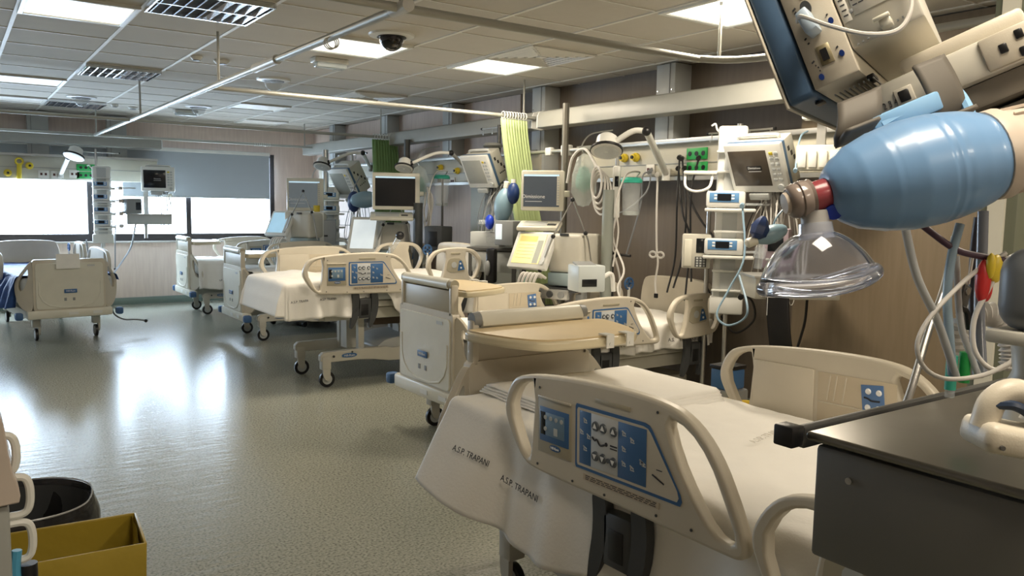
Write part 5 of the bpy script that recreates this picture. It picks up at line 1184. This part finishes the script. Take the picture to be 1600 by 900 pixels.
# bits on the far side: column of the pendant and white rails at right edge
P=pd(1565,420,1.55); t=thing('pendant_column','grey green equipment column behind the tubes at the right edge','column',(P.x,P.y,.02)); MB().box((0,0,.95),(.07,.07,1.9),bev=.01).build('column',mat('moss_grey_column',(.13,.14,.10),.35),t); MB().box((-.04,0,.95),(.008,.03,1.86)).build('light_insert',CREAMP,t)
P=pd(1592,385,1.7); t=thing('wall_rack','white wire rack at the right edge beyond the tubes','rack',P)
MB().box((.05,0,.08),(.16,.10,.14),bev=.01).build('upper_box',WHITE,t); MB().box((.05,0,-.02),(.2,.02,.012)).build('rail',ALU,t); MB().tube([(-.01,0,.1),(-.02,0,-.08),(-.015,0,-.2)],.012,n=8).build('tube',GLASSP,t)
# grey lever device on the shelf at the right edge
P=pd(1616,455,.80)
t=thing('probe_holder','rounded grey holder with cream collar at the right edge above the shelf','holder',P)
MB().box((.03,0,.0),(.09,.07,.085),bev=.025,seg=4).build('grey_cap',mat('blue_grey_plastic',(.16,.17,.18),.4),t); MB().box((.03,0,-.048),(.094,.074,.014),bev=.004).build('collar',BEIGE,t); MB().lathe([(.0,-.05),(.026,-.05),(.022,-.085),(.028,-.10),(.03,-.14),(0,-.15)],Matrix.Translation((.022,0,0)),cap=False).build('stem',BEIGE,t)
P=pd(1572,668,.66)
t=thing('arm_clamp','cream clamp with dark blue band lying on the steel shelf top','clamp',P,(0,0,-YAW)); t.scale=(.68,.68,.68)
MB().box((.012,0,-.014),(.105,.07,.036),rot=(0,R(10),0),bev=.012,seg=3).build('jaw_block',CREAM,t)
MB().tube([(-.028,0,.0),(-.018,0,.032),(.01,0,.044),(.05,0,.02),(.08,0,-.005)],.016,n=12).build('arched_grip',CREAM,t)
MB().tube([(-.022,-.010,.030),(.0,-.017,.030),(.03,-.017,.012),(.07,-.016,-.010)],.006,n=8).build('blue_band',mat('ink_blue_band',(.02,.035,.07),.35),t)
for x,z in ((-.025,-.015),(.02,-.022),(.05,-.03)): MB().cyl((x,-.035,z),(x,-.038,z),.003,n=8).build('rivet',DMET,t)
MB().lathe([(.0,.13),(.022,.12),(.020,.05),(.03,.0),(0,.0)],Matrix.Translation((.055,.01,.0))@Matrix.Rotation(R(15),4,'Y'),cap=False).build('neck',CREAM,t)
# ================= LEFT FOREGROUND =================
# treatment cart
P=at(29,792,y=1.9); zb_=P.z; Q=at(2,640,y=1.9); dz=Q.z-P.z
t=thing('treatment_cart','grey and cream cart with white handles cut by the left edge','cart',(P.x-.30,2.17,0))
MB().box((-.005,0,zb_/2+.02),(.58,.50,zb_-.04),bev=.01).build('body',mat('cool_putty',(.30,.31,.29),.45),t)
xr_=Q.x-P.x
MB().prism(chaikin([(-.31,zb_),(.300,zb_),(.306,zb_+.03),(.290,zb_+.08),(.30+xr_,zb_+dz),(.26+xr_,zb_+dz+.02),(-.31,zb_+dz+.02)],1),t=.54).build('sloped_hood',mat('putty_hood',(.50,.43,.37),.3),t,bevel=.010)
for (hx,hy) in ((24,708),(46,772),(50,842)):
    H=at(hx,hy,y=1.97)-t.location
    MB().tube([(H.x-.05,H.y,H.z+.042),(H.x-.012,H.y,H.z+.040),(H.x,H.y,H.z+.02),(H.x,H.y,H.z-.02),(H.x-.012,H.y,H.z-.040),(H.x-.05,H.y,H.z-.042)],.0085,n=8).build('loop_handle',WMET,t)
H=at(36,890,y=1.97)-t.location
MB().cyl((H.x+.01,H.y,H.z-.02),(H.x+.01,H.y,H.z+.012),.018).build('black_knob',BLACK,t); MB().tube([(H.x-.01,H.y-.01,H.z+.05),(H.x-.014,H.y-.01,H.z),(H.x-.008,H.y-.01,H.z-.1)],.010,n=8).build('blue_strap',mat('aqua_strap',(.08,.32,.50),.4),t)
for x,y in ((-.22,-.2),(.22,-.2),(-.22,.2),(.22,.2)): MB().cyl((x-.012,y,.035),(x+.012,y,.035),.035).build('castor',BLACK,t)
# waste bin with liner
t=thing('waste_bin','round black waste bin with loose dark liner beside the yellow box','waste bin',(.13,2.96,0))
MB().lathe([(.0,.0),(.18,.0),(.185,.01),(.220,.47),(.228,.485),(.218,.49),(.18,.02),(0,.02)],n=40,cap=False).build('tub',DGREY,t)
FILM=mat('black_liner_film',(.02,.02,.021),.18,alpha=.93,bump=.8,bscale=14)
def lf(u,v):
    a=2*PI*u; wob=.010*noise.noise((math.cos(a)*3,math.sin(a)*3,v*4)); 
    if v<.5: q=v/.5; r=.19+.034*q+wob; z=.10+.41*q
    else: q=(v-.5)/.5; r=.229+.014*math.sin(q*PI)+wob*2.4*q+.010*q; z=.51-.18*q+.04*noise.noise((math.cos(a)*2,math.sin(a)*2,7))*q
    return (r*math.cos(a),r*math.sin(a),z)
MB().grid(lf,90,26).build('liner',FILM,t,ang=80)
MB().tube([((.227+.003*math.sin(7*a))*math.cos(a),(.227+.003*math.sin(5*a))*math.sin(a),.512+.004*math.sin(3*a)) for a in [2*PI*q/40 for q in range(40)]],.003,n=6,closed=True,sub=2).build('folded_rim',mat('clear_film_edge',(.45,.46,.46),.2,alpha=.7),t)
MB().box((-.09,.19,.40),(.05,.004,.12)).build('grey_sticker',MGREY,t)
# yellow box
A=at(228,845,z=.5); B=at(195,810,z=.5); Lx=.52; dy=(B-A).length
t=thing('yellow_bin_box','yellow lined cardboard box with folded top edges at the bottom left','box',(A.x-Lx/2,A.y+.13,0),R(-4))
CB=mat('brown_cardboard',(.20,.13,.08),.8); YB_=mat('yellow_liner',(.36,.26,.03),.38,noise_=.08,scale=6,bump=.3,bscale=18)
w_,h_,b_=Lx/2,.50,.125
g=MB()
for s in (-1,1): g.box((s*w_,0,.20),(.008,2*b_,.40)).box((0,s*b_,.20),(2*w_,.008,.40))
g.box((0,0,.01),(2*w_,2*b_,.01)); g.build('carton',CB,t)
g=MB()
for s in (-1,1): g.box((s*(w_+.003),0,.44),(.008,2*b_+.012,.125),rot=(0,R(s*2),0),bev=.003).box((0,s*(b_+.003),.44),(2*w_+.012,.008,.125),rot=(R(-s*2),0,0),bev=.003)
g.build('yellow_collar',YB_,t)
def yl(u,v):
    P4=[(-w_,-b_),(w_,-b_),(w_,b_),(-w_,b_)]; q=(u*4)%4; i=int(q)%4; k=q-int(q); a=P4[i]; b=P4[(i+1)%4]
    s=.975-.06*v; n_=.008*noise.noise((u*9,v*5,2)); return ((a[0]+(b[0]-a[0])*k)*s+n_,(a[1]+(b[1]-a[1])*k)*s+n_,.498-.44*v)
MB().grid(yl,64,12).build('inner_liner',YB_,t,ang=60)
MB().box((0,0,.06),(2*w_-.04,2*b_-.04,.01)).build('liner_floor',YB_,t)
# yellow waste bag beyond the nearest bed
P=at(1138,680,x=2.85); t=thing('yellow_waste_bag','yellow waste bag glimpsed through the far rail of the nearest bed','waste bag',(P.x,P.y,0))
def yb(u,v):
    a=2*PI*u; r=.17+.02*math.sin(a*9)*v+.015*noise.noise((math.cos(a)*3,math.sin(a)*3,v*3)); return (r*math.cos(a),r*math.sin(a),.02+.58*v)
MB().grid(yb,60,14).build('bag_wall',mat('yellow_bag_film',(.70,.50,.05),.35,bump=.3,bscale=20),t,ang=80,solid=.002)
MB().cyl((0,0,.48),(0,0,.49),.15,n=20).build('contents',mat('bag_contents',(.40,.30,.05),.6),t)
P=at(1137,590,x=3.15); t=thing('blue_container','small blue lidded container beyond the far rail of the nearest bed','container',(P.x,P.y,0))
MB().box((0,0,.30),(.16,.14,.60),bev=.012).build('stand_box',MGREY,t); MB().box((0,0,.65),(.13,.11,.10),bev=.01).build('blue_box',BLUE,t); MB().box((0,0,.71),(.14,.12,.02),bev=.005).build('lid',BLACK,t)
